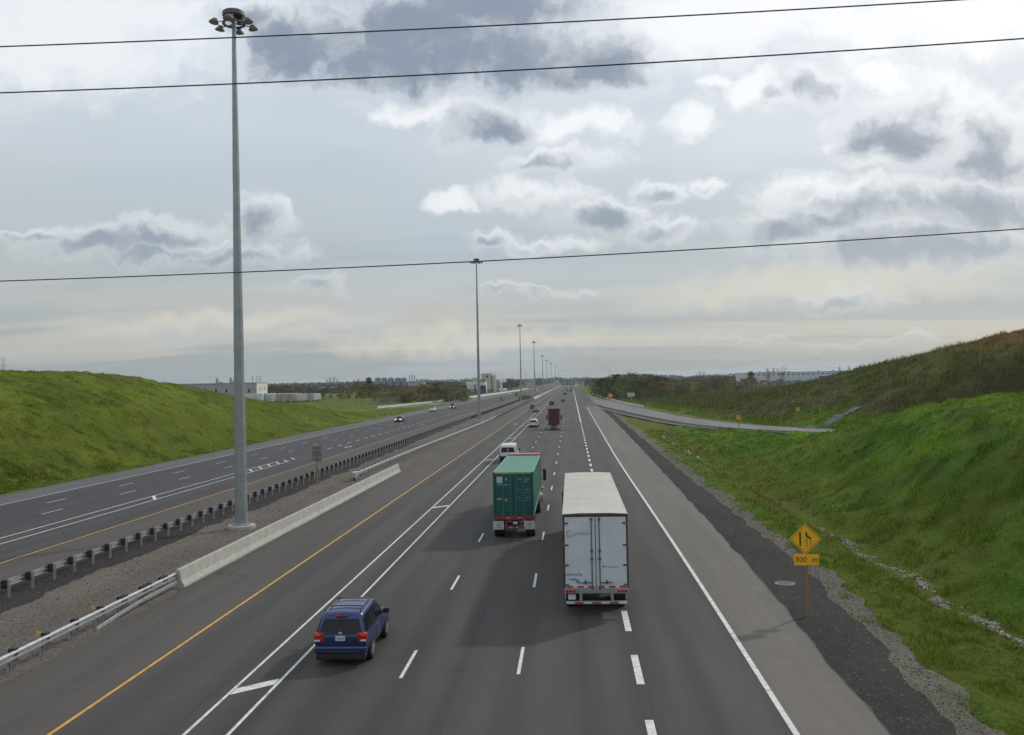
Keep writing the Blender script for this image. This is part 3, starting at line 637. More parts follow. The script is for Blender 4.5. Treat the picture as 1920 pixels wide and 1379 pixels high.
# far barriers beyond the opposite lanes
def wall_run(name, label, pts, h, t, m, cat='barrier'):
    b = MB()
    for (ax, ay), (bx, by) in zip(pts[:-1], pts[1:]):
        d = np.array((bx - ax, by - ay)); d = d / np.hypot(*d); nn = np.array((-d[1], d[0])) * t / 2
        b.add([(ax - nn[0], ay - nn[1], -.05), (bx - nn[0], by - nn[1], -.05), (bx + nn[0], by + nn[1], -.05), (ax + nn[0], ay + nn[1], -.05),
               (ax - nn[0] * .5, ay - nn[1] * .5, h), (bx - nn[0] * .5, by - nn[1] * .5, h), (bx + nn[0] * .5, by + nn[1] * .5, h), (ax + nn[0] * .5, ay + nn[1] * .5, h)],
              [(0, 1, 2, 3), (4, 5, 6, 7), (0, 1, 5, 4), (1, 2, 6, 5), (2, 3, 7, 6), (3, 0, 4, 7)])
    return tag(b.build(name, m), label, cat)
wall_run('concrete_barrier', 'white concrete barrier far off along the outer edge of the opposite lanes', [(-66.5, 452), (-64.5, 500), (-61.5, 560), (-58, 680), (-53.5, 900), (-52.5, 1100)], 1.0, .5, mat('pale_concrete', (.62, .61, .58), .85, 0, .1))
wall_run('guardrail', 'low grey guardrail leading up to the far white barrier on the left', [(-76, 352), (-72, 385), (-68.5, 420), (-66.5, 452)], .78, .12, mat('pale_steel', (.6, .6, .58), .5, .3, .1), 'guardrail')
wall_run('concrete_barrier', 'short pale concrete barrier far ahead in the median beside the bushes', [(-19.4, 470), (-19.4, 540)], .95, .5, MATS['pale_concrete'])
wall_run('guardrail', 'thin guardrail far ahead between the lanes and the median', [(-19.4, 541), (-19.4, 1500)], .8, .12, MATS['pale_steel'], 'guardrail')
wall_run('guardrail', 'grey guardrail on the far edge of the entrance ramp', [(23.5, 300), (20.5, 345), (16.5, 460), (12.5, 640)], .8, .12, MATS['pale_steel'], 'guardrail')

# ------------------------------------------------------------------ high mast lights
MAST = mat('mast_steel', (0.30, 0.32, 0.32), .5, .45, .10, 1.2, dirt=.3, dirtcol=(.2, .21, .21))
LUM = mat('luminaire_housing', (0.11, 0.105, 0.105), .6, .2, .15, 5)
LENS = mat('luminaire_lens', (0.42, 0.33, 0.30), .25, 0, .1, 5)
def mast(x, y, h, label, detail, ang=0.35):
    r = empty('high_mast_light', (x, y, 0), ang, label, 'light mast', 'tall lighting masts along the median')
    MB().lathe([(.92, -.2), (.92, .16), (.88, .2)], 24).build('footing', CONC2, r)
    n = 12; r0, r1 = .42, .125
    b = MB(); ch = [0, 11.5, 23, h]
    for a, c in zip(ch[:-1], ch[1:]):
        ra, rc = r0 + (r1 - r0) * a / h, r0 + (r1 - r0) * c / h; b.lathe([(ra + (.012 if a else 0), .2 + a), (rc - .004, .2 + c)], n)
    b.build('pole', MAST, r, 25)
    b = MB(); b.lathe([(.64, .2), (.64, .27), (.44, .27)], 20)
    for k in range(12): b.lathe([(.035, .27), (.035, .36)], 6, c=(.55 * math.cos(k * math.pi / 6), .55 * math.sin(k * math.pi / 6), 0))
    b.build('base_flange', GALVP, r)
    MB().box(-.15, .15, -.425, -.39, .7, 1.5).build('hand_hole', MAST, r)
    # head: hood over a ring with six floodlights on arms
    MB().lathe([(.66, h - .16), (.74, h - .10), (.73, h + .16), (.55, h + .27), (.12, h + .30)], 16).build('hood', LUM, r, 40)
    b = MB(); b.lathe([(.66, h - .66), (.76, h - .66), (.76, h - .54), (.66, h - .54)], 18, ring=True)
    for k in range(3): a = k * 2.094; b.bar((.1 * math.cos(a), .1 * math.sin(a), h - .6), (.7 * math.cos(a), .7 * math.sin(a), h - .6), .06)
    for k in range(6): a = k * 1.047 + .5; b.bar((.70 * math.cos(a), .70 * math.sin(a), h - .6), (.68 * math.cos(a), .68 * math.sin(a), h - .12), .05)
    b.build('lowering_ring', LUM, r)
    if detail:
        MB().bevbox(-.30, .02, -.56, -.2, h - .52, h - .14, .03).build('control_box', GALVP, r)
        MB().bevbox(.2, .5, .1, .5, h - .5, h - .12, .03).build('winch_box', LUM, r)
        MB().tube([(.55, -.3, h - .65), (.5, -.28, h - .95), (.3, -.2, h - 1.15), (.16, -.1, h - 1.0)], .02, 5).build('power_cord', LUM, r)
    for k in range(6):
        a = k * math.pi / 3 + .25; c, s_ = math.cos(a), math.sin(a)
        b = MB(); b.bar((.74 * c, .74 * s_, h - .6), (1.12 * c, 1.12 * s_, h - .62), .05); b.build('arm', LUM, r)
        b = MB(); b.lathe([(.06, .13), (.16, .11), (.24, .03), (.33, -.10), (.33, -.14)], 14); b.bevbox(-.17, .10, -.12, .12, .02, .20, .03)
        f = b.build('floodlight', LUM, r, 40, (1.30 * c, 1.30 * s_, h - .66)); f.rotation_euler = (0, R(-10), a)
        MB().lathe([(.02, -.19), (.2, -.18), (.315, -.142)], 14).build('lens', LENS, f)
    return r
mast(-22.25, 59.6, 34.6, 'nearest and tallest grey lighting mast, rising beside the concrete barrier', True)
mast(-22.4, 219, 39.2, 'second lighting mast, the first one behind the nearest', False, .9)
mast(-24.3, 438, 36.8, 'third lighting mast along the median', False, .2)
mast(-23.0, 570, 34.2, 'fourth lighting mast along the median', False, .5)
for i, (Y, h, o) in enumerate(((722, 29.5, 'fifth'), (850, 29, 'sixth'), (1030, 29.5, 'seventh'), (1290, 30, 'eighth'), (1650, 31, 'ninth'), (2300, 32, 'tenth'))):
    mast(-22.5, Y, h, '%s lighting mast, small and far along the median' % o, False, i * .3)

# ------------------------------------------------------------------ overhead cables by the overpass
CAB = mat('black_cable', (0.045, 0.043, 0.048), .7, 0, .1)
for lab, pts, rr in (('topmost black overhead cable crossing the sky', [(-9.09, 15.01), (-5.26, 14.99), (-.8, 14.99), (3.6, 15.02), (5.97, 15.06)], .0115),
                     ('middle black overhead cable, just below the topmost one', [(-9.1, 14.26), (-5.27, 14.255), (-.82, 14.27), (6.88, 14.43)], .0115),
                     ('lowest black overhead cable crossing halfway down the sky', [(-9.14, 11.22), (-5.19, 11.25), (-.88, 11.33), (6.8, 11.57)], .0088)):
    c = np.polyfit([p[0] for p in pts], [p[1] for p in pts], 2); xs = np.linspace(-34, 34, 70)
    tag(MB().tube([(q, 14.0, float(np.polyval(c, q))) for q in xs], rr, 8).build('overhead_cable', CAB, None, 60), lab, 'cable', 'cables strung beside the overpass')

# ------------------------------------------------------------------ signs
WOOD = mat('sign_post_wood', (0.26, 0.17, 0.09), .85, 0, .2, 8, .3)
WOOD2 = mat('weathered_wood', (0.20, 0.185, 0.165), .9, 0, .2, 8, .3)
SYEL = mat('sign_yellow', (0.86, 0.45, 0.012), .45, 0, .05, 2)
SBLK = mat('sign_black', (0.012, 0.012, 0.012), .5, 0, .1)
SALU = mat('sign_back_aluminium', (0.17, 0.19, 0.25), .6, .1, .1, 5)
def plate(poly, y0, y1): return MB().prism(poly, y0, y1)
gz = float(terr(9.1, 36.5, False)) + .02
sg = empty('warning_sign', (9.12, 36.5, gz), 0, 'yellow diamond lane ends sign with a 300 m tab on a wooden post', 'road sign')
c1 = at(1510, 1011, 36.5); c2 = at(1512, 1050, 36.5); zc, zt = c1[2] - gz, c2[2] - gz; xo = c1[0] - 9.12
b = MB(); b.bevbox(-.05, .05, .02, .12, -.3, zc + .45, .006); b.build('post', WOOD, sg)
d = .625
dp = plate([(xo, zc - d), (xo + d, zc), (xo, zc + d), (xo - d, zc)], -.012, 0).build('diamond_plate', SYEL, sg)
bd = MB()
for (ax, az), (bx, bz) in zip([(0, -1), (1, 0), (0, 1), (-1, 0)], [(1, 0), (0, 1), (-1, 0), (0, -1)]): bd.bar((xo + ax * .56, -.014, zc + az * .56), (xo + bx * .56, -.014, zc + bz * .56), .004, .016)
bd.build('border', SBLK, dp)
b = MB(); b.box(xo - .235, xo - .175, -.018, -.0125, zc - .27, zc + .27); b.build('lane_symbol', SBLK, dp)
b = MB(); P2 = [(.035, .27), (.045, .12), (.20, .02), (.20, -.28)]
for (ax, az), (bx, bz) in zip(P2[:-1], P2[1:]): b.bar((xo + ax, -.0155, zc + az), (xo + bx, -.0155, zc + bz), .005, .062)
b.build('lane_symbol', SBLK, dp)
b = MB()
for q in range(4): b.box(xo + .035, xo + .07, -.018, -.0125, zc - .28 + q * .085, zc - .225 + q * .085)
b.build('lane_symbol', SBLK, dp)
tp = MB().bevbox(xo - .46, xo + .50, -.012, 0, zt - .22, zt + .22, .004).build('tab_plate', SYEL, sg)
text('300  m', .30, SBLK, tp, (xo + .02, -.0135, zt), sx=1.05)
for qq in (zc + .3, zc - .3): MB().lathe([(.012, -.016), (.012, -.010)], 6, 'y', (xo, 0, qq)).build('bolt', GALVP, sg)
# sign seen from behind in the median
p = at(595, 907, 86); sb = empty('road_sign', (-24.6, 86.0, -.03), 0, 'grey back of a road sign on a wooden post in the median', 'road sign')
MB().bevbox(-.08, .08, -.08, .08, -.4, 3.65, .01).build('post', WOOD, sb)
MB().bevbox(-.46, .46, .085, .105, 2.15, 3.62, .004).build('sign_plate', SALU, sb)
for q in (2.5, 3.25): MB().box(-.4, .4, .06, .084, q - .03, q + .03).build('bracket', GALVP, sb)
for X, Y, h, wq, lab in ((-30.4, 392, 2.7, .36, 'small grey sign back beside the far end of the guardrail'), (-29.4, 486, 3.4, .6, 'dark sign back on a post next to the third mast'), (-57.0, 421, 3.9, .62, 'dark tall sign back far off beside the opposite lanes')):
    r = empty('road_sign', (X, Y, -.03), 0, lab, 'road sign')
    MB().bevbox(-.12, .12, -.12, .12, -.4, h, .02).build('post', WOOD2, r); MB().bevbox(-wq, wq, -.16, -.13, h * .45, h, .01).build('sign_plate', mat('dark_sign_back', (.12, .11, .115), .6, .3, .1), r)
# yellow curve signs along the ramp
def chevron(x, y, lab, s=1.0):
    gz = float(terr(x, y, False)); r = empty('chevron_sign', (x, y, gz), R(-10), lab, 'road sign', 'curve markers on the ramp')
    MB().bevbox(-.06, .06, .02, .12, -.3, 2.5, .006).build('post', WOOD, r)
    pp = MB().bevbox(-.55 * s, .55 * s, -.012, 0, 2.0 - .65 * s, 2.0 + .65 * s, .005).build('sign_plate', SYEL, r)
    b = MB()
    for sgn in (-1, 1): b.bar((-.16 * s, -.016, 2.0 + sgn * .5 * s), (.2 * s, -.016, 2.0), .006, .2 * s)
    b.build('chevron', SBLK, pp)
chevron(30.7, 170.0, 'yellow and black curve marker standing on the near edge of the ramp', .62)
chevron(44.2, 181, 'yellow curve marker in the grass behind the ramp', .55)
r = empty('warning_sign', (17.6, 414, float(terr(17.6, 414, False))), 0, 'small orange diamond sign where the ramp joins the highway', 'road sign')
MB().bevbox(-.08, .08, .03, .14, -.3, 2.9, .01).build('post', WOOD, r); plate([(0, 1.2), (1.25, 2.45), (0, 3.7), (-1.25, 2.45)], -.02, 0).build('diamond_plate', mat('sign_orange', (.75, .28, .02), .5, 0, .05), r)
r = empty('road_sign', (26, 400, 0), 0, 'pale rectangular sign far off beyond the ramp guardrail', 'road sign')
MB().bevbox(-.1, .1, 0, .2, -.3, 3.2, .02).build('post', GALVP, r); MB().bevbox(-1.6, 1.6, -.03, 0, 1.7, 3.5, .01).build('sign_plate', mat('pale_sign', (.42, .44, .45), .6, .1, .1), r)
# manhole lid in the dark verge
mz = -.018 - .05 * 1.0
mh = empty('manhole', (9.55, 42.3, mz), 0, 'pale round manhole cover in the dark crumbled verge', 'manhole')
MB().lathe([(.46, -.05), (.46, .045), (.37, .05), (.37, .03)], 24).build('frame', mat('manhole_frame', (.20, .19, .175), .9, 0, .15, 6), mh, 30)
b = MB(); b.lathe([(.36, 0), (.36, .04), (.34, .046)], 24)
for i in range(-2, 3): b.box(-.28, .28, i * .12 - .02, i * .12 + .02, .044, .056)
b.build('lid', mat('lid_iron', (.16, .155, .145), .8, .2, .15, 10), mh)

# ------------------------------------------------------------------ vehicles
GLS = glass(); RUB = mat('tyre_rubber', (0.018, 0.018, 0.018), .85, 0, .2, 10); RIM = mat('alloy_rim', (.42, .43, .44), .35, .8, .1, 8)
TRIM = mat('black_trim', (.014, .014, .015), .6, 0, .15, 10); REDL = mat('tail_lamp_red', (.42, .015, .012), .2, 0, .1, 8); CLR = mat('lamp_clear', (.62, .60, .57), .15, 0, .05)
HEADL = mat('head_lamp', (.85, .85, .82), .12, 0, .05); PLATE = mat('licence_plate', (.52, .55, .58), .45, 0, .06, 12); CHR = mat('chrome', (.6, .6, .6), .18, 1, .05)
BLUETXT = mat('blue_print', (.06, .10, .28), .6, 0, .1)
def lamp_on():
    m = bpy.data.materials.new('head_lamp_lit'); m.use_nodes = True; p = m.node_tree.nodes['Principled BSDF']
    p.inputs['Base Color'].default_value = (.9, .9, .88, 1); p.inputs['Emission Color'].default_value = (1, .97, .9, 1); p.inputs['Emission Strength'].default_value = 1.6; return m
LIT = lamp_on()
def wheel(parent, x, y, r, wd, dual=False, rim=RIM, n=22, nm='wheel'):
    """axle along x; x is the outer face"""
    s = 1 if x > 0 else -1; W_ = wd * (2.05 if dual else 1)
    b = MB(); b.lathe([(r * .62, 0), (r * .93, 0), (r, -s * wd * .14), (r, -s * (W_ - wd * .14)), (r * .93, -s * W_), (r * .5, -s * W_)], n, 'x', (0, 0, 0))
    t_ = b.build(nm, RUB, parent, 40, (x, y, r))
    b = MB(); b.lathe([(r * .64, s * .004), (r * .60, -s * .03), (r * .22, -s * (.02 if not dual else .12)), (r * .2, s * .015)], n, 'x')
    for k in range(5): a = k * 2 * math.pi / 5; b.bar((-s * .01, r * .15 * math.cos(a), r * .15 * math.sin(a)), (s * .002, r * .6 * math.cos(a), r * .6 * math.sin(a)), r * .12, .03)
    b.build('rim', rim, t_, 30)
    return t_
# car bodies as lofted sections: (y, roof slant, sill z, waist z, belt z, roof z, sill half width, waist, belt, roof)
SUV = [(0.00, .26, .42, .78, 1.04, 1.64, .80, .875, .83, .60), (.12, .24, .32, .76, 1.05, 1.70, .84, .90, .865, .655), (1.0, 0, .27, .74, 1.05, 1.735, .86, .905, .875, .67), (1.9, 0, .27, .74, 1.04, 1.74, .86, .905, .875, .665), (2.55, 0, .27, .74, 1.03, 1.69, .86, .905, .87, .645), (3.30, 0, .27, .74, 1.02, 1.09, .86, .905, .86, .78), (4.1, 0, .28, .72, .93, .98, .84, .89, .82, .70), (4.38, 0, .34, .62, .80, .83, .74, .80, .74, .62)]
CUV = [(0.00, .34, .40, .74, 1.00, 1.56, .78, .86, .82, .56), (.14, .34, .32, .72, 1.02, 1.62, .82, .89, .855, .62), (1.0, .05, .25, .70, 1.02, 1.66, .85, .90, .865, .645), (1.9, 0, .25, .70, 1.00, 1.67, .85, .90, .865, .64), (2.5, 0, .25, .70, .99, 1.60, .85, .90, .86, .62), (3.35, 0, .25, .70, .98, 1.02, .85, .90, .85, .76), (4.2, 0, .27, .66, .86, .90, .82, .87, .80, .66), (4.48, 0, .34, .56, .72, .75, .70, .77, .70, .56)]
SEDAN = [(0.00, .0, .36, .66, .88, .95, .76, .83, .78, .62), (.15, 0, .28, .66, .92, 1.00, .80, .87, .83, .68), (.75, 0, .24, .64, .93, 1.05, .83, .88, .84, .72), (1.45, 0, .24, .62, .92, 1.40, .84, .885, .845, .56), (2.2, 0, .24, .62, .91, 1.45, .84, .885, .845, .565), (2.7, 0, .24, .62, .90, 1.40, .84, .885, .84, .55), (3.45, 0, .24, .62, .89, .94, .84, .885, .83, .74), (4.35, 0, .26, .58, .78, .82, .81, .86, .79, .64), (4.65, 0, .32, .50, .64, .67, .68, .75, .68, .54)]
VAN = [(0.00, .10, .48, .95, 1.18, 2.00, .88, .985, .95, .74), (.10, .08, .40, .92, 1.18, 2.08, .93, 1.00, .97, .80), (1.5, 0, .36, .90, 1.18, 2.11, .94, 1.005, .975, .81), (3.4, 0, .36, .90, 1.18, 2.11, .94, 1.005, .975, .81), (4.2, 0, .36, .88, 1.17, 2.06, .94, 1.00, .97, .78), (4.95, 0, .36, .86, 1.16, 1.22, .94, 1.00, .95, .85), (5.45, 0, .38, .80, 1.02, 1.08, .90, .95, .88, .76), (5.65, 0, .44, .70, .88, .92, .80, .86, .80, .68)]
def car(kind, name, label, loc, rz, paint, cat, group=None, lit=False, detail=True, scale=1.0, plain=False):
    St = {'suv': SUV, 'cuv': CUV, 'sedan': SEDAN, 'van': VAN}[kind]; Ln = St[-1][0]; n = len(St); root = empty(name, loc, rz, label, cat, group); root.scale = (scale,) * 3
    def ctrl(st):
        y, sl, zs, zm, zb, zr, ws, wm, wb, wr = st; dy0 = y - Ln / 2; c = .035 if zr - zb > .2 else .012
        return np.array([(0, dy0 + .10 * (y == 0), zs), (ws * .9, dy0 + .10 * (y == 0), zs), (ws, dy0 + .03 * (y == 0), zs + .10), (wm, dy0, zm), (wb, dy0 + .25 * sl * 0, zb), (wr + .03, dy0 + sl, zr - .075 if zr - zb > .2 else zr - .02), (wr - .06, dy0 + sl + .02, zr), (0, dy0 + sl + .02, zr + c)])
    CT = [ctrl(s) for s in St]
    def chaik(P, it=2):
        for _ in range(it):
            Q = [P[0]]
            for a, b_ in zip(P[:-1], P[1:]): Q += [.78 * a + .22 * b_, .22 * a + .78 * b_]
            P = np.array(Q[:1] + Q[1:] + [P[-1]])
        return P
    rings = [chaik(c) for c in CT]
    # soften the jumps between stations
    fine = []
    for a, b_ in zip(rings[:-1], rings[1:]):
        for t in (0, .33, .67): fine.append(a + (b_ - a) * t)
    fine.append(rings[-1]); m = len(fine[0]); b = MB()
    for r_ in fine:
        full = [tuple(p) for p in r_] + [(-p[0], p[1], p[2]) for p in r_[-2:0:-1]]
        b.v += full
    q = 2 * m - 2
    for i in range(len(fine) - 1):
        for k in range(q): a0 = i * q + k; a1 = i * q + (k + 1) % q; b.f.append((a0, a0 + q, a1 + q, a1))
    for base in (0, (len(fine) - 1) * q):
        for k in range(m - 2 + 1):
            l0, l1 = (q - k) % q, (q - k - 1) % q
            f = [base + k, base + k + 1, base + l1, base + l0]; f = list(dict.fromkeys(f))
            if len(f) >= 3: b.f.append(tuple(f))
    body = b.build('body', paint, root, 38)
    def pt(u, k): i = min(int(u), n - 2); t = u - i; return CT[i][k] + (CT[i + 1][k] - CT[i][k]) * t
    def side_pane(u0, u1, nm, t0=.10, t1=.90):
        for s in (-1, 1):
            V = []; us = np.linspace(u0, u1, 5)
            for u in us:
                A, B = pt(u, 4), pt(u, 5)
                for t in (t0, (t0 + t1) / 2, t1): P = A + (B - A) * t; V.append((s * (P[0] + .014), P[1], P[2]))
            F = [(i * 3 + j, i * 3 + j + 1, i * 3 + j + 4, i * 3 + j + 3) for i in range(4) for j in range(2)]
            MB().add(V, F).build(nm, GLS, root, 40)
    def top_pane(ua, ub, nm, f0=.06, f1=.94):
        V = []
        for f in np.linspace(f0, f1, 4):
            u = ua + (ub - ua) * f; P = pt(u, 6); C_ = pt(u, 7); E_ = pt(u, 5); wd = (P[0] + E_[0]) / 2 * .95
            nz = .016
            for t in (-1, -.5, 0, .5, 1): V.append((t * wd, P[1] + nz * .6 * (1 if ub > ua else -1), (C_[2] + (E_[2] + .02 - C_[2]) * abs(t) ** 2) + nz))
        F = [(i * 5 + j, i * 5 + j + 1, i * 5 + j + 6, i * 5 + j + 5) for i in range(3) for j in range(4)]
        MB().add(V, F).build(nm, GLS, root, 40)
    def rear_pane(x0, x1, t0=.14, t1=.92, nm='rear_window'):
        A, B = CT[0][4], CT[0][5]; V = []
        for t in (t0, t1):
            P = A + (B - A) * t; hw = P[0]
            V += [(hw * x0, P[1] - .014, P[2]), (hw * x1, P[1] - .014, P[2])]
        MB().add(V, [(0, 1, 3, 2)]).build(nm, GLS, root)
    yr = -Ln / 2; yf = Ln / 2; H_ = St[2][5]
    if kind in ('suv', 'cuv'):
        rear_pane(-.9, .9, .06, .93); side_pane(.55 if kind == 'suv' else .9, 1.25, 'quarter_window'); side_pane(1.38, 2.9, 'rear_side_window'); side_pane(3.02, 4.55, 'front_side_window', .1, .88); top_pane(4.0, 5.0, 'windscreen')
    elif kind == 'sedan':
        side_pane(2.45, 3.9, 'rear_side_window'); side_pane(4.02, 5.5, 'front_side_window'); top_pane(5, 6, 'windscreen'); top_pane(3, 2, 'rear_window')
    else:
        rear_pane(-.88, -.06, .10, .86); rear_pane(.06, .88, .10, .86); side_pane(1.1, 1.95, 'rear_side_window', .1, .8); side_pane(3.05, 4.5, 'front_side_window', .1, .85); top_pane(4, 5, 'windscreen')
    wr_ = .36 if kind != 'sedan' else .325; ya, yb = yr + (.92 if kind != 'van' else 1.2), yf - (.88 if kind != 'van' else .95); ww = St[2][7] + .005
    for yq in (ya, yb):
        for s in (-1, 1):
            arch = [(yq + wr_ * 1.16 * math.cos(a), wr_ + wr_ * 1.16 * math.sin(a)) for a in np.linspace(-.25, math.pi + .25, 15)]
            MB().extrude_x(arch, s * (ww - .16), s * (ww + .004)).build('wheel_arch', TRIM, root)
            wheel(root, s * (ww + .012), yq, wr_, .22)
    # bumpers, lamps, plate, mirrors
    zw = St[1][3]; bw = St[1][7]
    MB().bevbox(-bw * .97, bw * .97, yr - .05, yr + .25, St[1][2] + .10, zw - .10, .045).build('rear_bumper', paint if kind != 'van' else TRIM, root, 30)
    MB().bevbox(-bw * .93, bw * .93, yr - .035, yr + .3, St[1][2] - .10, St[1][2] + .102, .03).build('bumper_shade_skirt', TRIM, root)  # black skirt, also painting in the shadow along the bottom of the body
    MB().bevbox(-St[-1][7] * .9, St[-1][7] * .9, yf - .25, yf + .05, .22, .58, .05).build('front_bumper', paint, root, 30)
    MB().bevbox(-.45, .45, yf - .12, yf + .056, .36, .56, .02).build('grille', TRIM, root)
    zl = St[0][4]
    for s in (-1, 1):
        if kind == 'suv':
            L0 = MB().bevbox(s * .70 - .13 if s > 0 else -.90, s * .70 + .20 if s > 0 else -.57, yr - .028, yr + .14, .82, 1.12, .03).build('tail_lamp', REDL, root, 30)
            MB().bevbox(s * .785 - .10, s * .785 + .10, yr - .036, yr - .02, .84, .90, .006).build('reverse_lens', CLR, L0); MB().bevbox(s * .785 - .10, s * .785 + .10, yr - .036, yr - .02, 1.03, 1.08, .006).build('signal_lens', mat('signal_amber', (.62, .12, .05), .25, 0, .05), L0)
        elif kind == 'van': MB().bevbox(s * .93 - .07, s * .93 + .055, yr - .02, yr + .1, .82, 1.2, .02).build('tail_lamp', REDL, root)
        else: MB().bevbox(s * .70 - .16, s * .70 + .16, yr - .02, yr + .12, zl - .2, zl - .02, .02).build('tail_lamp', REDL, root)
        MB().bevbox(s * .58 - .17, s * .58 + .17, yf - .22, yf + .03, .58, .76, .03).build('head_lamp', LIT if lit else HEADL, root, 30)
        ym = pt(4.6 if kind not in ('sedan',) else 5.6, 4)[1] - .05; zmm = pt(4.4 if kind != 'sedan' else 5.4, 4)[2]
        b = MB(); b.bevbox(s * (bw + .10) - .11, s * (bw + .10) + .11, ym - .06, ym + .06, zmm + .02, zmm + .20, .025); b.bar((s * (bw - .08), ym + .02, zmm + .04), (s * (bw + .06), ym, zmm + .08), .05); b.build('mirror', TRIM if kind != 'cuv' else paint, root)
    MB().bevbox(-.16, .16, yr - .03 - (.02 if kind != 'suv' else 0), yr, .86 if kind == 'suv' else zw - .05, 1.02 if kind == 'suv' else zw + .11, .004).build('licence_plate', PLATE, root)
    for yq in (-.35, .75) if detail else ():
        for s in (-1, 1):
            MB().bevbox(s * (ww - .02) - .012, s * (ww - .02) + .012, yq - .09, yq + .09, zl - .13, zl - .09, .005).build('door_handle', paint, root)
    if kind == 'suv' and detail:
        for s in (-1, 1):
            b = MB(); b.tube([(s * .60, yr + .42, H_ + .0), (s * .60, yr + .52, H_ + .055), (s * .60, yr + 2.25, H_ + .06), (s * .59, yr + 2.40, H_ - .01)], .022, 6); b.build('roof_rail', TRIM, root)
        for yq in (yr + .95, yr + 2.0): MB().tube([(-.6, yq, H_ + .06), (0, yq, H_ + .075), (.6, yq, H_ + .06)], .018, 6).build('roof_bar', TRIM, root)
        MB().bevbox(-.2, .2, yr + .20, yr + .26, 1.605, 1.65, .01).build('brake_light', REDL, root)
        MB().bevbox(-.86, .86, yr - .012, yr + .05, .735, .75, .004).build('tailgate_seam', TRIM, root)
        MB().bevbox(-.62, .62, yr - .058, yr + .0, .46, .52, .01).build('bumper_insert', mat('dark_blue_trim', (.018, .02, .03), .6, 0, .1), root)
        MB().lathe([(.075, -.02), (.06, -.026)], 16, 'y', (0, yr, 1.08)).build('badge', CHR, root)
        for q in (-.1, -.06, -.02, .03, .07, .11): MB().box(q - .013, q + .013, yr - .0325, yr - .031, .905, .965).build('plate_character', BLUETXT, root)
        MB().tube([(.45, yr + .2, .28), (.45, yr - .03, .27)], .035, 8).build('exhaust_pipe', CHR, root)
        for yq in (yr + 1.62, yr + 2.62): 
            for s in (-1, 1): MB().bevbox(s * (ww - .012) - .004, s * (ww - .012) + .004, yq - .005, yq + .005, .36, 1.0, .001).build('door_seam', TRIM, root)
    if kind == 'van': MB().bevbox(-.012, .012, yr - .02, yr + .03, .55, 1.9, .004).build('door_seam', TRIM, root)
    return root
def paint(nm, c, metal=.25): return mat('paint_' + nm, c, .28, metal, .05, 1.5, coat=.4, dirt=.15, dirtcol=tuple(q * .7 + .02 for q in c))
BLUE = paint('blue', (.015, .032, .125)); PW = paint('white', (.62, .63, .64), 0); PRED = paint('red', (.30, .02, .02)); PGR = paint('grey', (.20, .20, .20)); PDK = paint('dark', (.03, .03, .033)); PSIL = paint('silver', (.40, .41, .42), .5); PBLK = paint('black', (.012, .012, .013))
car('suv', 'suv', 'blue SUV with roof rails in the foreground on the left lane line', (-7.95, 32.3, 0), R(1.0), BLUE, 'SUV')
car('van', 'passenger_van', 'white passenger van just ahead of the green container truck', (-7.5, 107.6, 0), 0, PW, 'van')
car('cuv', 'suv', 'white SUV left of the bobtail dark red truck', (-7.85, 187, 0), 0, PW, 'SUV')
car('sedan', 'car', 'grey car straddling the double white lines behind a red car', (-10.85, 276, 0), R(1.5), PGR, 'car')
car('cuv', 'car', 'small red hatchback far ahead in the leftmost lane', (-13.1, 308.5, 0), R(-1), PRED, 'car')
car('suv', 'suv', 'dark SUV ahead of the dark red truck', (-7.65, 349, 0), 0, PDK, 'SUV', detail=False)
car('sedan', 'car', 'dark car far ahead right of the dark SUV', (-3.8, 406.5, 0), 0, PDK, 'car')
for k, (X, Y, kd, pm, lab) in enumerate(((-4.15, 591, 'suv', PBLK, 'small black SUV farther ahead in the middle lane'), (-3.5, 792, 'suv', PDK, 'tiny dark vehicle near the vanishing point, left of two'), (-.2, 757, 'suv', PBLK, 'tiny black vehicle near the vanishing point, right of two'), (-7.3, 795, 'sedan', PSIL, 'tiny silver car near the vanishing point'), (-.3, 985, 'suv', PDK, 'tiny distant dark vehicle in the right lane'), (-4.2, 1080, 'cuv', PW, 'tiny distant white vehicle in the middle lane'), (3.6, 1150, 'van', PW, 'tiny distant white van in the rightmost lane'), (-8.0, 1180, 'sedan', PRED, 'tiny distant red car in the left lane'))):
    car(kd, 'car', lab, (X, Y, 0), 0, pm, 'car', 'distant traffic moving away', detail=False)
car('sedan', 'car', 'black car with bright headlights on the opposite lanes', (-42.6, 222.5, 0), math.pi, PBLK, 'car', lit=True)
car('sedan', 'car', 'white car on the opposite lanes', (-46.3, 301, 0), math.pi, PW, 'car')
car('suv', 'suv', 'dark SUV with headlights on the opposite lanes behind the white car', (-43.4, 330, 0), math.pi, PDK, 'SUV', lit=True, detail=False)
for X, Y, kd, pm, lab in ((-43.8, 644, 'cuv', PSIL, 'small pale car far off on the opposite lanes'), (-46.5, 830, 'sedan', PW, 'tiny white car far off on the opposite lanes'), (-39.0, 780, 'suv', PDK, 'tiny dark vehicle far off on the opposite lanes'), (-42.5, 960, 'cuv', PGR, 'tiny grey vehicle far off on the opposite lanes'), (-34.2, 905, 'sedan', PSIL, 'tiny silver car in the inner opposite lane')):
    car(kd, 'car', lab, (X, Y, 0), math.pi, pm, 'car', 'distant traffic coming closer', lit=True, detail=False)

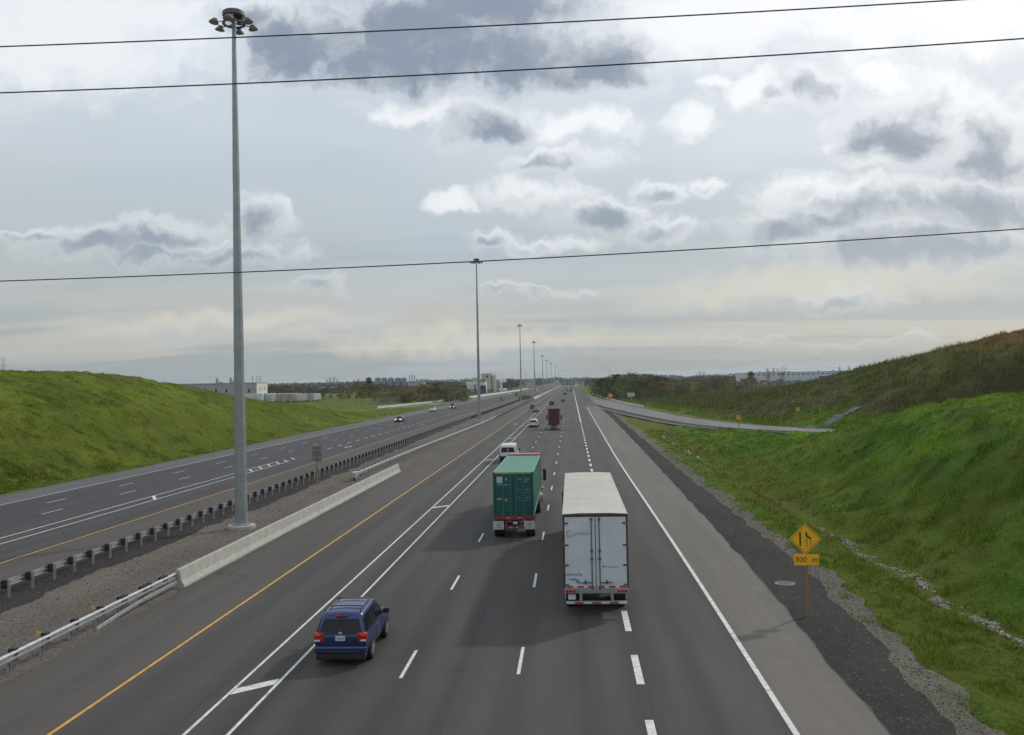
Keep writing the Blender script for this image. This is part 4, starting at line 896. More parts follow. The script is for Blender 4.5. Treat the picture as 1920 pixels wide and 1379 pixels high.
# ---- trucks
def truck_wheels(root, ys, r=.51, xo=1.24, dual=True, rim=RIM):
    for yq in ys:
        for s in (-1, 1): wheel(root, s * xo, yq, r, .27, dual, rim, 20)
        MB().tube([(-xo + .2, yq, r), (xo - .2, yq, r)], .07, 8).build('axle', TRIM, root)
def tractor(root, y0, paintm, hgt=3.95, roofdark=None, flap=None, sl=1.6):
    """highway tractor, y0 = rear end of its frame, local coordinates; cab faces +y"""
    fr = MB()
    for s in (-1, 1): fr.box(s * .45 - .05, s * .45 + .05, y0, y0 + 7.4, .78, 1.02)
    fr.box(-.45, .45, y0 + .02, y0 + .14, .78, 1.0); fr.box(-.45, .45, y0 + 2.6, y0 + 2.7, .78, 1.0); fr.build('frame', TRIM, root)
    b = MB(); b.bevbox(-.5, .5, y0 + .8, y0 + 1.8, 1.03, 1.14, .03); b.build('fifth_wheel', TRIM, root)
    c0 = y0 + 3.0
    side = [(c0, 1.0), (c0 + sl + 1.35, 1.0), (c0 + sl + 1.35, 2.15), (c0 + sl + .95, 2.95), (c0 + sl + .2, hgt - .25), (c0 + sl - .5, hgt), (c0 + .1, hgt), (c0, hgt - .1)]
    cab = MB().extrude_x(side, -1.17, 1.17).build('cab', paintm, root)
    b = MB(); b.add([(-1.05, c0 + sl + 1.362, 2.2), (1.05, c0 + sl + 1.362, 2.2), (.98, c0 + sl + .975, 2.93), (-.98, c0 + sl + .975, 2.93)], [(0, 1, 2, 3)]); b.build('windscreen', GLS, root)
    for s in (-1, 1):
        b = MB(); x_ = s * 1.176; b.add([(x_, c0 + sl + .1, 2.0), (x_, c0 + sl + 1.1, 2.0), (x_, c0 + sl + .85, 2.75), (x_, c0 + sl + .1, 2.75)], [(0, 1, 2, 3)]); b.build('side_window', GLS, root)
        b = MB(); b.bevbox(s * 1.42 - .12, s * 1.42 + .12, c0 + sl + 1.05, c0 + sl + 1.17, 1.75, 2.65, .05); b.bar((s * 1.15, c0 + sl + 1.1, 2.55), (s * 1.40, c0 + sl + 1.1, 2.62), .035); b.bar((s * 1.15, c0 + sl + 1.1, 1.85), (s * 1.40, c0 + sl + 1.1, 1.8), .035); b.build('mirror', TRIM, root)
        MB().tube([(s * 1.0, c0 + .3, .72), (s * 1.0, c0 + 1.9, .72)], .31, 14).build('fuel_tank', CHR, root)
        MB().tube([(s * 1.02, c0 - .12, 1.0), (s * 1.02, c0 - .12, hgt - .2)], .075, 8).build('exhaust_stack', CHR, root)
    hood = [(c0 + sl + 1.35, .9), (c0 + sl + 2.9, .8), (c0 + sl + 2.95, 1.5), (c0 + sl + 2.7, 1.75), (c0 + sl + 1.35, 2.1)]
    MB().extrude_x(hood, -1.0, 1.0).build('hood', paintm, root)
    MB().bevbox(-.6, .6, c0 + sl + 2.9, c0 + sl + 2.98, .85, 1.6, .02).build('grille', CHR, root)
    MB().bevbox(-1.2, 1.2, c0 + sl + 2.75, c0 + sl + 3.05, .45, .8, .05).build('bumper', CHR, root)
    for s in (-1, 1): MB().bevbox(s * .85 - .15, s * .85 + .15, c0 + sl + 2.8, c0 + sl + 2.96, 1.05, 1.3, .03).build('head_lamp', HEADL, root)
    truck_wheels(root, (y0 + .72, y0 + 2.0)); 
    for s in (-1, 1): wheel(root, s * 1.2, c0 + sl + 2.0, .51, .3, False, RIM, 20); MB().bevbox(s * 1.1 - .16, s * 1.1 + .16, c0 + sl + 1.45, c0 + sl + 2.55, 1.05, 1.15, .04).build('fender', paintm, root)
    if flap:
        for s in (-1, 1): MB().bevbox(s * .95 - .3, s * .95 + .3, y0 - .03, y0 - .01, .2, .98, .005).build('mud_flap', flap, root)
    for s in (-1, 1): MB().bevbox(s * .38 - .09, s * .38 + .09, y0 - .04, y0, .84, .98, .01).build('tail_lamp', REDL, root)

# white dry van trailer, nearest
TW = mat('trailer_white_door', (.58, .61, .64), .4, 0, .06, 1.2, dirt=.45, dirtcol=(.36, .36, .36)); TROOF = mat('trailer_roof', (.47, .455, .39), .55, .0, .06, .8, dirt=.45, dirtcol=(.34, .32, .27)); TALU = mat('trailer_aluminium', (.36, .37, .39), .42, .7, .12, 3, dirt=.3, dirtcol=(.18, .17, .16)); TSIDE = mat('trailer_side', (.58, .59, .60), .4, .0, .06, 1, dirt=.2, dirtcol=(.4, .4, .4))
DKFR = mat('trailer_dark_frame', (.06, .05, .05), .6, .3, .2, 4); TAPR = mat('tape_red', (.42, .03, .03), .4, 0, .1); TAPW = mat('tape_white', (.55, .55, .55), .4, 0, .1); RODM = mat('lock_rod_steel', (.13, .14, .15), .5, .5, .15, 6)
tr = empty('semi_trailer_truck', (.83, 36.45, 0), 0, 'white semi-trailer truck with closed rear doors, nearest on the right', 'truck'); TL = 16.15; hw = 1.29; zb_, zt_ = 1.12, 4.11
MB().bevbox(-hw, hw, .06, TL, zb_, zt_ - .03, .02).build('trailer_box', TSIDE, tr)
rf = MB(); n_ = 26
for i in range(n_):
    ya_, yb_ = .02 + (TL - .02) * i / n_, .02 + (TL - .02) * (i + 1) / n_; rf.add([(-hw - .01, ya_, zt_ - .03), (-.6, ya_, zt_ + .005), (.6, ya_, zt_ + .005), (hw + .01, ya_, zt_ - .03), (-hw - .01, yb_ - .02, zt_ - .03), (-.6, yb_ - .02, zt_ + .005), (.6, yb_ - .02, zt_ + .005), (hw + .01, yb_ - .02, zt_ - .03)], [(0, 1, 5, 4), (1, 2, 6, 5), (2, 3, 7, 6)])
    rf.box(-hw, hw, yb_ - .021, yb_ + .001, zt_ - .04, zt_ - .022)
rf.build('roof', TROOF, tr)
b = MB(); b.bevbox(-hw - .005, hw + .005, -.01, .055, zt_ - .14, zt_ - .035, .01); b.bevbox(-hw - .005, -hw + .055, -.01, .055, zb_, zt_ - .142, .01); b.bevbox(hw - .055, hw + .005, -.01, .055, zb_, zt_ - .142, .01); b.build('door_frame', DKFR, tr)
MB().bevbox(-hw, hw, -.045, .05, .92, zb_ - .002, .012).build('rear_sill', TALU, tr)
for s in (-1, 1):
    dr = MB().bevbox(s * .617 - .608, s * .617 + .608, .0, .05, zb_ + .01, zt_ - .146, .008).build('rear_door', TW, tr)
    for q, xx in enumerate((.155,)):
        b = MB(); b.tube([(s * xx, -.035, zb_ - .06), (s * xx, -.035, zt_ - .16)], .021, 8); b.build('lock_rod', RODM, dr)
        for zq in (zb_ + .02, 1.75 + .55, 2.62, zt_ - .23): MB().bevbox(s * xx - .055, s * xx + .055, -.06, -.002, zq - .045, zq + .045, .01).build('rod_bracket', RODM, dr)
        b = MB(); b.bar((s * xx, -.055, 1.36), (s * (xx + .5), -.055, 1.36), .03, .035); b.bevbox(s * (xx + .27) - .035, s * (xx + .27) + .035, -.07, -.002, 1.30, 1.46, .01); b.build('latch_handle', RODM, dr)
    for zq in (1.27, 2.05, 2.85, 3.72): b = MB(); b.bevbox(s * (hw - .11) - .10, s * (hw - .11) + .10, -.03, -.001, zq - .035, zq + .035, .008); b.tube([(s * (hw - .02), -.03, zq - .06), (s * (hw - .02), -.03, zq + .06)], .02, 6); b.build('hinge', RODM, dr)
b = MB(); b.box(-.012, .012, -.012, .05, zb_ + .01, zt_ - .146); b.build('door_gasket', TRIM, tr)
for i in range(6): xx = -1.05 + i * .42; MB().bevbox(xx - .13, xx + .13, -.006, -.0015, zb_ + .03, zb_ + .10, .001).build('reflective_tape', TAPR, tr)
for s in (-1, 1):
    for q in (0, .14, .28): MB().lathe([(.06, 0), (.06, -.025), (.03, -.032)], 12, 'y', (s * (1.17 - q), -.045, 1.02)).build('tail_lamp', REDL, tr)
b = MB(); b.bevbox(-1.20, 1.20, -.06, .06, .50, .62, .01); 
for s in (-1, 1): b.bevbox(s * .62 - .06, s * .62 + .06, -.03, .05, .62, .93, .01)
b.build('underride_guard', TALU, tr)
for i in range(7): xx = -1.05 + i * .35; MB().bevbox(xx - .16, xx + .16, -.066, -.0605, .525, .60, .001).build('reflective_tape', TAPR if i % 2 else TAPW, tr)
MB().bevbox(-1.13, -.83, -.02, 0, .68, .88, .004).build('licence_plate', PLATE, tr)
for s in (-1, 1): MB().bevbox(s * .95 - .28, s * .95 + .28, 3.6, 3.63, .15, .92, .004).build('mud_flap', TRIM, tr); 
for s in (-1, 1): MB().bevbox(s * .4 - .06, s * .4 + .06, 1.0, TL - .5, .9, 1.11, .01).build('rail', TRIM, tr)
truck_wheels(tr, (1.9, 3.15), rim=RIM)
MB().bevbox(-.06, .06, -.003, -.0012, 2.1, 2.2, .0001)
FAD = mat('faded_print', (.22, .25, .29), .5, 0, .1); DTX = mat('dark_print', (.05, .055, .06), .5, 0, .1); BLP = mat('pale_blue_print', (.16, .26, .46), .5, 0, .1); RDP = mat('faded_red_print', (.50, .16, .15), .5, 0, .1)
text('LENWAY', .19, FAD, tr, (-.55, -.004, 3.29), sx=.95); text('G', .40, FAD, tr, (-1.07, -.005, 3.28), sx=.7)
text('GP533796', .15, DTX, tr, (-.87, -.004, 1.66), sx=1.05)
text('Great Dane', .12, RDP, tr, (.62, -.004, 1.98), sx=.95); MB().lathe([(.05, -.001), (.05, -.005)], 14, 'y', (.30, 0, 1.99)).build('logo', BLP, tr)
b = MB(); b.prism([(-1.08, 1.52), (-.80, 1.52), (-.66, 1.44), (-.66, 1.33), (-.76, 1.30), (-.82, 1.42), (-1.08, 1.46)], -.005, -.001); b.build('logo', BLP, tr)
tractor(tr, TL - 2.6, paint('tractor_white', (.5, .5, .5), 0), 3.9)
for s in (-1, 1): MB().bevbox(s * .8 - .05, s * .8 + .05, TL - 4.6, TL - 4.48, .25, 1.1, .01).build('landing_leg', TALU, tr)

# green container on a red chassis
CGR = mat('container_green_shaded', (.007, .080, .075), .45, .0, .1, 1.0, dirt=.35, dirtcol=(.02, .07, .055)); CGS = mat('container_green_sunlit', (.062, .215, .14), .5, 0, .1, 1.0, dirt=.5, dirtcol=(.07, .18, .12)); CGT = mat('container_green_roof', (.11, .28, .205), .5, 0, .08, .8, dirt=.4, dirtcol=(.09, .20, .15)); CEDG = mat('container_edge', (.22, .30, .14), .55, 0, .15, 3)  # one green paint: shade put into the rear colour, sunlight into the side
RCH = mat('chassis_red', (.28, .022, .02), .5, 0, .15, 3, dirt=.4, dirtcol=(.10, .03, .025)); FLP = mat('mud_flap_white', (.52, .54, .56), .6, 0, .08, 3, dirt=.3, dirtcol=(.3, .3, .3)); CTX = mat('container_lettering', (.34, .50, .46), .5, 0, .12, 10, dirt=.5, dirtcol=(.08, .2, .17))
gt = empty('container_truck', (-3.62, 54.6, 0), 0, 'green shipping container on a truck with red chassis and white mud flaps', 'truck'); CL = 12.19; hw = 1.22; zb_, zt_ = 1.32, 3.98
def corr(axis, a0, a1, n, depth): 
    out = []
    for i in range(n): p0 = a0 + (a1 - a0) * i / n; st_ = (a1 - a0) / n; out += [(p0, 0), (p0 + st_ * .3, 0), (p0 + st_ * .45, -depth), (p0 + st_ * .85, -depth)]
    return out + [(a1, 0)]
box = MB().box(-hw + .06, hw - .06, .12, CL - .05, zb_ + .1, zt_ - .07).build('container_core', CGS, gt)
for s in (-1, 1):
    P_ = corr('y', .14, CL - .12, 42, .036); V = [(s * (hw - .012 + d_), q, zb_ + .15) for q, d_ in P_] + [(s * (hw - .012 + d_), q, zt_ - .10) for q, d_ in P_]; m_ = len(P_)
    MB().add(V, [(i, i + 1, i + 1 + m_, i + m_) for i in range(m_ - 1)]).build('side_wall', CGS, gt)
P_ = corr('y', .14, CL - .12, 36, .02); V = [(-hw + .06, q, zt_ - .012 + d_) for q, d_ in P_] + [(hw - .06, q, zt_ - .012 + d_) for q, d_ in P_]; m_ = len(P_)
MB().add(V, [(i, i + 1, i + 1 + m_, i + m_) for i in range(m_ - 1)]).build('roof', CGT, gt)
b = MB()
for s in (-1, 1): b.bevbox(s * (hw - .05) - .05, s * (hw - .05) + .05, .1, CL - .1, zt_ - .11, zt_, .01); b.bevbox(s * (hw - .05) - .05, s * (hw - .05) + .05, .1, CL - .1, zb_, zb_ + .16, .01)
b.build('side_rail', CGT, gt)
b = MB()
for s in (-1, 1):
    for yq in (0, CL - .12): b.bevbox(s * (hw - .06) - .06, s * (hw - .06) + .06, yq, yq + .12, zb_ + .001, zt_ - .001, .01)
b.build('corner_post', CGR, gt)
MB().bevbox(-hw + .12, hw - .12, 0, .1, zt_ - .12, zt_ - .002, .01).build('door_header', CEDG, gt); MB().bevbox(-hw + .12, hw - .12, 0, .1, zb_, zb_ + .12, .01).build('door_sill', CGR, gt)
for s in (-1, 1):
    dr = MB().bevbox(s * .55 - .54, s * .55 + .54, .03, .08, zb_ + .125, zt_ - .125, .006).build('container_door', CGR, gt)
    for zq in np.linspace(zb_ + .32, zt_ - .32, 5): MB().bevbox(s * .55 - .50, s * .55 + .50, .018, .035, zq - .12, zq + .12, .008).build('door_panel', CGR, dr)
    for xx in (.16, .62):
        MB().tube([(s * xx, -.005, zb_ + .03), (s * xx, -.005, zt_ - .03)], .018, 6).build('lock_rod', CTX if False else mat('rod_green', (.10, .22, .18), .5, .2, .1), dr)
        MB().bar((s * xx, -.02, zb_ + 1.1), (s * (xx + .28), -.02, zb_ + 1.12), .02, .03).build('latch_handle', MATS['rod_green'], dr)
        for zq in (zb_ + .12, zb_ + .9, zb_ + 1.75, zt_ - .12): MB().bevbox(s * xx - .045, s * xx + .045, -.012, .03, zq - .03, zq + .03, .006).build('rod_bracket', MATS['rod_green'], dr)
    for zq in (zb_ + .3, zb_ + .95, zb_ + 1.65, zb_ + 2.3): MB().bevbox(s * 1.10 - .05, s * 1.10 + .05, .012, .04, zq - .05, zq + .05, .006).build('hinge', CGR, dr)
MB().box(-.012, .012, .026, .07, zb_ + .13, zt_ - .13).build('door_gasket', TRIM, gt)
MB().bevbox(-1.0, -.65, .008, .0165, 3.33, 3.71, .002).build('placard', mat('placard_pale', (.42, .46, .52), .6, 0, .1, 8), gt)
MB().prism([(-.42, 3.45), (-.36, 3.54), (-.42, 3.63), (-.48, 3.54)], .008, .0165).build('placard', mat('placard_white', (.5, .5, .5), .6, 0, .1), gt)
MB().prism([(-.55, 2.24), (-.33, 2.24), (-.44, 2.44)], .008, .0165).build('warning_triangle', mat('triangle_yellow', (.60, .38, .03), .5, 0, .1), gt)
MB().prism([(-.465, 2.28), (-.415, 2.28), (-.44, 2.38)], .004, .0078).build('warning_mark', SBLK, gt)
MB().bevbox(-.98, -.72, .008, .0165, 2.34, 2.40, .001).build('label_strip', MATS['placard_white'], gt)
MB().bevbox(-.98, -.28, .009, .0165, 3.20, 3.235, .001).build('label_strip', CTX, gt)
text('WSL', .13, CTX, gt, (.42, .014, 3.56)); text('301452', .13, CTX, gt, (.84, .014, 3.56), sx=.8); text('45G1', .11, CTX, gt, (.78, .014, 3.40))
for i, (t1, t2) in enumerate((('M.G.W.', '30480 KG'), ('', '67200 LB'), ('TARE', '3980 KG'), ('NET', '26500 KG'))): 
    z_ = (2.93, 2.77, 2.45, 2.28)[i]
    if t1: text(t1, .085, CTX, gt, (.36, .014, z_))
    text(t2, .085, CTX, gt, (.86, .014, z_))
# chassis
b = MB()
for s in (-1, 1): b.bevbox(s * .42 - .06, s * .42 + .06, .1, CL - .2, .96, 1.28, .01)
for yq in (.05, 3.5, 8.2, 11.9): b.bevbox(-1.2, 1.2, yq, yq + .18, 1.12, 1.315, .015)
b.build('chassis', RCH, gt)
MB().bevbox(-1.2, 1.2, -.06, .045, 1.13, 1.31, .015).build('rear_bolster', RCH, gt)
b = MB(); b.bevbox(-.62, .62, -.02, .06, .60, .71, .01)
for s in (-1, 1): b.bar((s * .45, .02, .66), (s * .45, .1, 1.15), .08)
b.build('rear_bumper_bar', RCH, gt)
for q in (-.35, .35): MB().bevbox(q - .1, q + .1, -.066, -.0605, 1.22, 1.26, .001).build('reflective_tape', TAPW, gt)
for q in (-.18, .18): MB().bevbox(q - .09, q + .09, -.026, -.0205, .64, .68, .001).build('reflective_tape', TAPW, gt)
for s in (-1, 1):
    fl = MB().bevbox(s * .93 - .32, s * .93 + .32, .1, .115, .52, 1.04, .003).build('mud_flap', FLP, gt); fl.rotation_euler = (R(4), 0, 0)
    text('KEE', .18, BLUETXT, fl, (s * .93, .097, .80)); MB().bevbox(s * .93 - .1, s * .93 + .15, .092, .099, .62, .66, .001).build('flap_mark', BLUETXT if s < 0 else RDP, fl)
MB().bevbox(-.05, .22, -.02, -.005, .86, 1.0, .003).build('licence_plate', PLATE, gt); MB().bevbox(-.15, .3, -.004, .05, .8, 1.1, .01).build('plate_mount', TRIM, gt)
truck_wheels(gt, (1.0, 2.3)); 
tractor(gt, CL - 2.3, paint('tractor_maroon', (.22, .03, .03)), 4.02)
for s in (-1, 1): MB().bevbox(s * 1.12 - .1, s * 1.12 + .1, CL - 1.0, CL - .2, .7, 1.3, .03).build('fairing', mat('tan_fairing', (.45, .36, .26), .5, 0, .1), gt)
# bobtail tractor
bt = empty('tractor_unit', (-3.5, 172.9, 0), 0, 'dark red bobtail tractor with square sleeper cab and no trailer', 'truck')
tractor(bt, 0, mat('dark_maroon', (.085, .014, .028), .6, 0, .08, 1.2, dirt=.2, dirtcol=(.05, .01, .015)), 4.05, None, mat('mud_flap_grey', (.30, .30, .31), .7, 0, .1, 4))
# distant trucks
for X, Y, lab, c in ((5.4, 1040, 'tiny distant white box truck on the right of the highway', (.6, .6, .6)), (8.0, 1300, 'tiny distant pale truck beyond the others on the right', (.5, .52, .55)), (-37.5, 1180, 'tiny distant truck coming on the opposite lanes', (.5, .3, .2))):
    r = empty('box_truck', (X, Y, 0), 0, lab, 'truck', 'distant trucks')
    MB().bevbox(-1.25, 1.25, -6, 3, 1.1, 4.0, .03).build('cargo_box', mat('truck_box_%d' % Y, c, .5, 0, .05), r); MB().bevbox(-1.15, 1.15, 3.2, 5.2, .6, 3.0, .15).build('cab', PW, r)
    for yq in (-4.5, 4.2):
        for s in (-1, 1): wheel(r, s * 1.2, yq, .5, .3)

# ------------------------------------------------------------------ trees and shrubs
LEAF = attr_mat('foliage', .75, .2, 1.0); BARK = mat('bark', (.075, .06, .048), .9, 0, .25, 6, .4, 20)
def crown_mesh(seed, cols, nclump=34, per=34, rx=.36, zlo=.12, leaf=.045, form='round'):
    """unit-height crown: leaf quads in uneven clumps"""
    g = np.random.default_rng(seed); P = []; C = []
    while len(P) < nclump:
        z = g.uniform(zlo, .97)
        if form == 'cone': rad = rx * (1.02 - z) / (1 - zlo) + .02
        else: rad = rx * math.sqrt(max(0, 1 - ((z - .52) / .5) ** 2)) * g.uniform(.75, 1.15)
        a = g.uniform(0, 2 * math.pi); r = rad * math.sqrt(g.uniform(.05, 1)); P.append((r * math.cos(a), r * math.sin(a), z)); C.append(cols[g.integers(len(cols))])
    P = np.array(P); C = np.array(C); n = nclump * per
    ctr = np.repeat(P, per, 0) + g.normal(0, 1, (n, 3)) * np.array((.062, .062, .05)); ctr[:, 2] = np.clip(ctr[:, 2], .02, 1.0)
    t = np.repeat(C, per, 0) * np.exp(g.normal(0, .22, (n, 1)))
    s = leaf * g.uniform(.6, 1.4, n)
    u = g.normal(0, 1, (n, 3)); u /= np.linalg.norm(u, axis=1)[:, None]; v = np.cross(u, g.normal(0, 1, (n, 3))); v /= np.linalg.norm(v, axis=1)[:, None]
    V = np.stack([ctr - u * s[:, None] * .5, ctr + v * s[:, None] * .35, ctr + u * s[:, None] * .5, ctr - v * s[:, None] * .35], 1).reshape(-1, 3)
    return np_mesh('crown', V, np.arange(4 * n).reshape(n, 4), LEAF, np.repeat(t, 4, 0))
def trunk_mesh(seed, twig=0, h=.85, r=.016):
    g = random.Random(seed); b = MB(); b.tube([(0, 0, -.03), (g.uniform(-.01, .01), .0, h * .35), (g.uniform(-.03, .03), g.uniform(-.03, .03), h)], [r, r * .8, r * .15], 6)
    for i in range(8 + twig):
        z = g.uniform(.2, .75) * h; a = g.uniform(0, 6.28); l = g.uniform(.14, .3); e = (l * math.cos(a), l * math.sin(a), z + l * g.uniform(.6, 1.2))
        b.tube([(0, 0, z), (e[0] * .5, e[1] * .5, z + (e[2] - z) * .42), e], [r * .45, r * .3, r * .08], 4)
        if twig:
            for j in range(3): a2 = a + g.uniform(-.9, .9); f = g.uniform(.4, .9); s_ = (e[0] * f, e[1] * f, z + (e[2] - z) * f); b.tube([s_, (s_[0] + .1 * math.cos(a2), s_[1] + .1 * math.sin(a2), s_[2] + g.uniform(.06, .16))], [r * .2, r * .06], 3)
    return b.mesh('trunk', BARK)
PAL = {'olive': [(0.145, 0.145, 0.043), (0.123, 0.138, 0.041), (0.174, 0.152, 0.051), (0.087, 0.102, 0.029)], 'brown': [(0.189, 0.123, 0.051), (0.145, 0.109, 0.051), (0.217, 0.145, 0.058), (0.131, 0.123, 0.043)], 'green': [(0.087, 0.138, 0.036), (0.116, 0.167, 0.043), (0.065, 0.102, 0.029)],
       'orange': [(0.304, 0.167, 0.043), (0.232, 0.138, 0.043), (0.275, 0.189, 0.051)], 'rust': [(0.217, 0.087, 0.051), (0.174, 0.087, 0.051), (0.145, 0.102, 0.043)], 'dark': [(0.046, 0.065, 0.026), (0.065, 0.087, 0.029), (0.041, 0.052, 0.023)], 'grey': [(0.131, 0.116, 0.094), (0.109, 0.102, 0.072), (0.145, 0.131, 0.087)]}
TPL = {}
for i, (k_, cs) in enumerate(PAL.items()):
    TPL[k_] = [(trunk_mesh(i * 10 + j), crown_mesh(i * 31 + j * 7 + 1, cs, 38, 34, .40 + .05 * j, .08, .05)) for j in range(2)]
TPL['cone'] = [(trunk_mesh(91, 0, .95), crown_mesh(92, PAL['dark'] + PAL['green'][:1], 40, 30, .24, .08, .045, 'cone'))]
TPL['bare'] = [(trunk_mesh(95, 14, .9, .02), crown_mesh(96, PAL['grey'], 14, 6, .3, .5, .03))]
TN = [0]
def tree(kind, px, top, Y, label, group, wid=1.0, name='tree', minh=1.5, cat='tree'):
    p = at(px, top, Y); z0 = float(terr(p[0], Y, False)); h = max(minh, p[2] - z0); tm, cm = TPL[kind][TN[0] % len(TPL[kind])]; TN[0] += 1
    r = empty(name, (p[0], Y, z0 - .1), random.uniform(0, 6.28), label, cat, group); r.scale = (h * wid, h * wid, h)
    link('trunk', tm, r); link('crown', cm, r); return r
G_ = random.Random(5)
ORD = ['first', 'second', 'third', 'fourth', 'fifth', 'sixth', 'seventh', 'eighth', 'ninth', 'tenth', 'eleventh', 'twelfth', 'thirteenth', 'fourteenth', 'fifteenth', 'sixteenth']
def belt(spec, group, where, wmul=1.25):
    names = {'olive': 'olive green tree %s', 'brown': 'brown autumn tree %s', 'green': 'green leafy tree %s', 'orange': 'orange autumn tree %s', 'rust': 'rust red tree %s', 'dark': 'dark green tree %s', 'grey': 'grey thin tree %s', 'cone': 'dark pointed evergreen %s', 'bare': 'bare branched tree %s'}
    tot = {}; seen = {}
    for sp_ in spec: tot[sp_[0]] = tot.get(sp_[0], 0) + 1
    for kind, px, top, Y, wd in sorted(spec, key=lambda q: q[1]):
        i = seen.get(kind, 0); seen[kind] = i + 1; lab = names[kind] % where
        if tot[kind] > 1: lab += ', %s %s one from left' % (ORD[i], lab.split()[0])
        tree(kind, px, top, Y, lab, group, wd * (wmul if kind not in ('bare', 'cone') else 1))
# left thicket beyond the green hill
spec = [('dark', 601, 732, 420, .95), ('rust', 578, 738, 520, 1.1), ('brown', 556, 738, 560, 1.2), ('rust', 530, 737, 600, 1.2), ('dark', 640, 736, 425, .9), ('grey', 620, 738, 470, 1.0), ('brown', 655, 727, 470, .95)]
belt(spec, 'trees beside the truck yard', 'beside the parked trailers')
belt([('brown', 672, 711, 480, .8), ('cone', 691, 708, 485, 1.1), ('olive', 683, 722, 465, .9), ('olive', 704, 722, 455, 1.0)], 'two tall trees left of the silos', 'in the clump left of the silos')
ks = ['olive', 'brown', 'rust', 'brown', 'olive', 'grey', 'orange', 'olive', 'brown', 'dark']
spec = []
for i, px in enumerate(range(712, 876, 8)): spec.append((ks[(i * 3) % 10], px + G_.uniform(-3, 3), float(np.interp(px, [712, 735, 760, 790, 820, 850, 876], [726, 728, 727, 722, 718, 720, 727])) + G_.uniform(-2, 4), G_.uniform(445, 560), G_.uniform(.9, 1.25)))
for i, px in enumerate(range(716, 880, 13)): spec.append((ks[(i * 7 + 1) % 10], px, 738 + G_.uniform(-4, 3), 430 + (px - 716) * .35, 1.2))
belt(spec, 'autumn thicket below the silos', 'in the thicket below the silos')
spec = [(ks[(i * 3 + 2) % 10], px, 731 + G_.uniform(-2, 3) - (px - 880) * .05, 640 + (px - 880) * 5, 1.3) for i, px in enumerate(range(880, 968, 7))]
belt(spec, 'low trees before the far buildings', 'in the low far row')
# right thickets
spec = []
for i, px in enumerate(range(1116, 1246, 8)): spec.append((['olive', 'dark', 'green', 'dark', 'dark', 'olive'][(i * 5) % 6], px + G_.uniform(-3, 3), float(np.interp(px, [1112, 1130, 1150, 1190, 1215, 1246], [720, 710, 702, 698, 701, 706])) + G_.uniform(-1, 3), G_.uniform(430, 560), G_.uniform(.85, 1.1)))
for i, px in enumerate(range(1150, 1250, 11)): spec.append((['dark', 'olive', 'grey', 'olive'][i % 4], px, 731 + G_.uniform(-4, 4), 405 + G_.uniform(0, 25), 1.15))
belt(spec, 'dense thicket right of the merging ramp', 'in the dense thicket by the ramp')
belt([('bare', 1180, 693, 470, .9), ('bare', 1190, 696, 480, 1.0)], 'bare trees above the right thicket', 'above the right thicket')
spec = []
for i, px in enumerate(range(1240, 1420, 9)): spec.append((['orange', 'olive', 'green', 'olive', 'brown', 'green', 'grey'][(i * 5) % 7], px + G_.uniform(-3, 3), float(np.interp(px, [1240, 1270, 1310, 1330, 1360, 1380, 1400, 1420], [712, 717, 716, 704, 706, 712, 706, 714])) + G_.uniform(-1, 4), G_.uniform(440, 560), G_.uniform(.95, 1.3)))
for i, px in enumerate(range(1256, 1440, 14)): spec.append((['olive', 'green', 'dark', 'olive', 'brown'][(i * 3) % 5], px, 727 + G_.uniform(-4, 3), 400 + G_.uniform(0, 30), 1.3))
belt(spec, 'mixed trees in the middle distance on the right', 'in the mixed right row')
belt([('cone', 1407, 697, 500, 1.2), ('rust', 1409, 706, 480, .9)], 'evergreen with rust tree', 'left of the long warehouse')
spec = []
for i, px in enumerate(range(1424, 1640, 11)): spec.append((['green', 'olive', 'rust', 'dark', 'olive', 'orange', 'dark'][(i * 5) % 7], px + G_.uniform(-4, 4), 712 + G_.uniform(-2, 3), G_.uniform(470, 600), G_.uniform(1.0, 1.3)))
belt(spec, 'trees in front of the long warehouse', 'before the long warehouse')
belt([('bare', 1466, 686, 560, .9), ('bare', 1440, 694, 600, .8)], 'bare trees before the warehouse', 'rising before the long warehouse')
# bushes in the median far ahead
for i, (X, Y, h) in enumerate(((-24.5, 452, 2.4), (-23.2, 462, 2.8), (-25.2, 470, 2.6), (-22.5, 476, 2.2))):
    r = empty('shrub', (X, Y, -.05), i, '%s low dark green bush in the median behind the third mast' % ['leftmost and nearest', 'second', 'third and tall', 'farthest'][i], 'bush', 'bushes in the median'); r.scale = (h * 2.0, h * 2.0, h); tm, cm = TPL['olive'][i % 2]; link('trunk', tm, r); link('crown', cm, r)
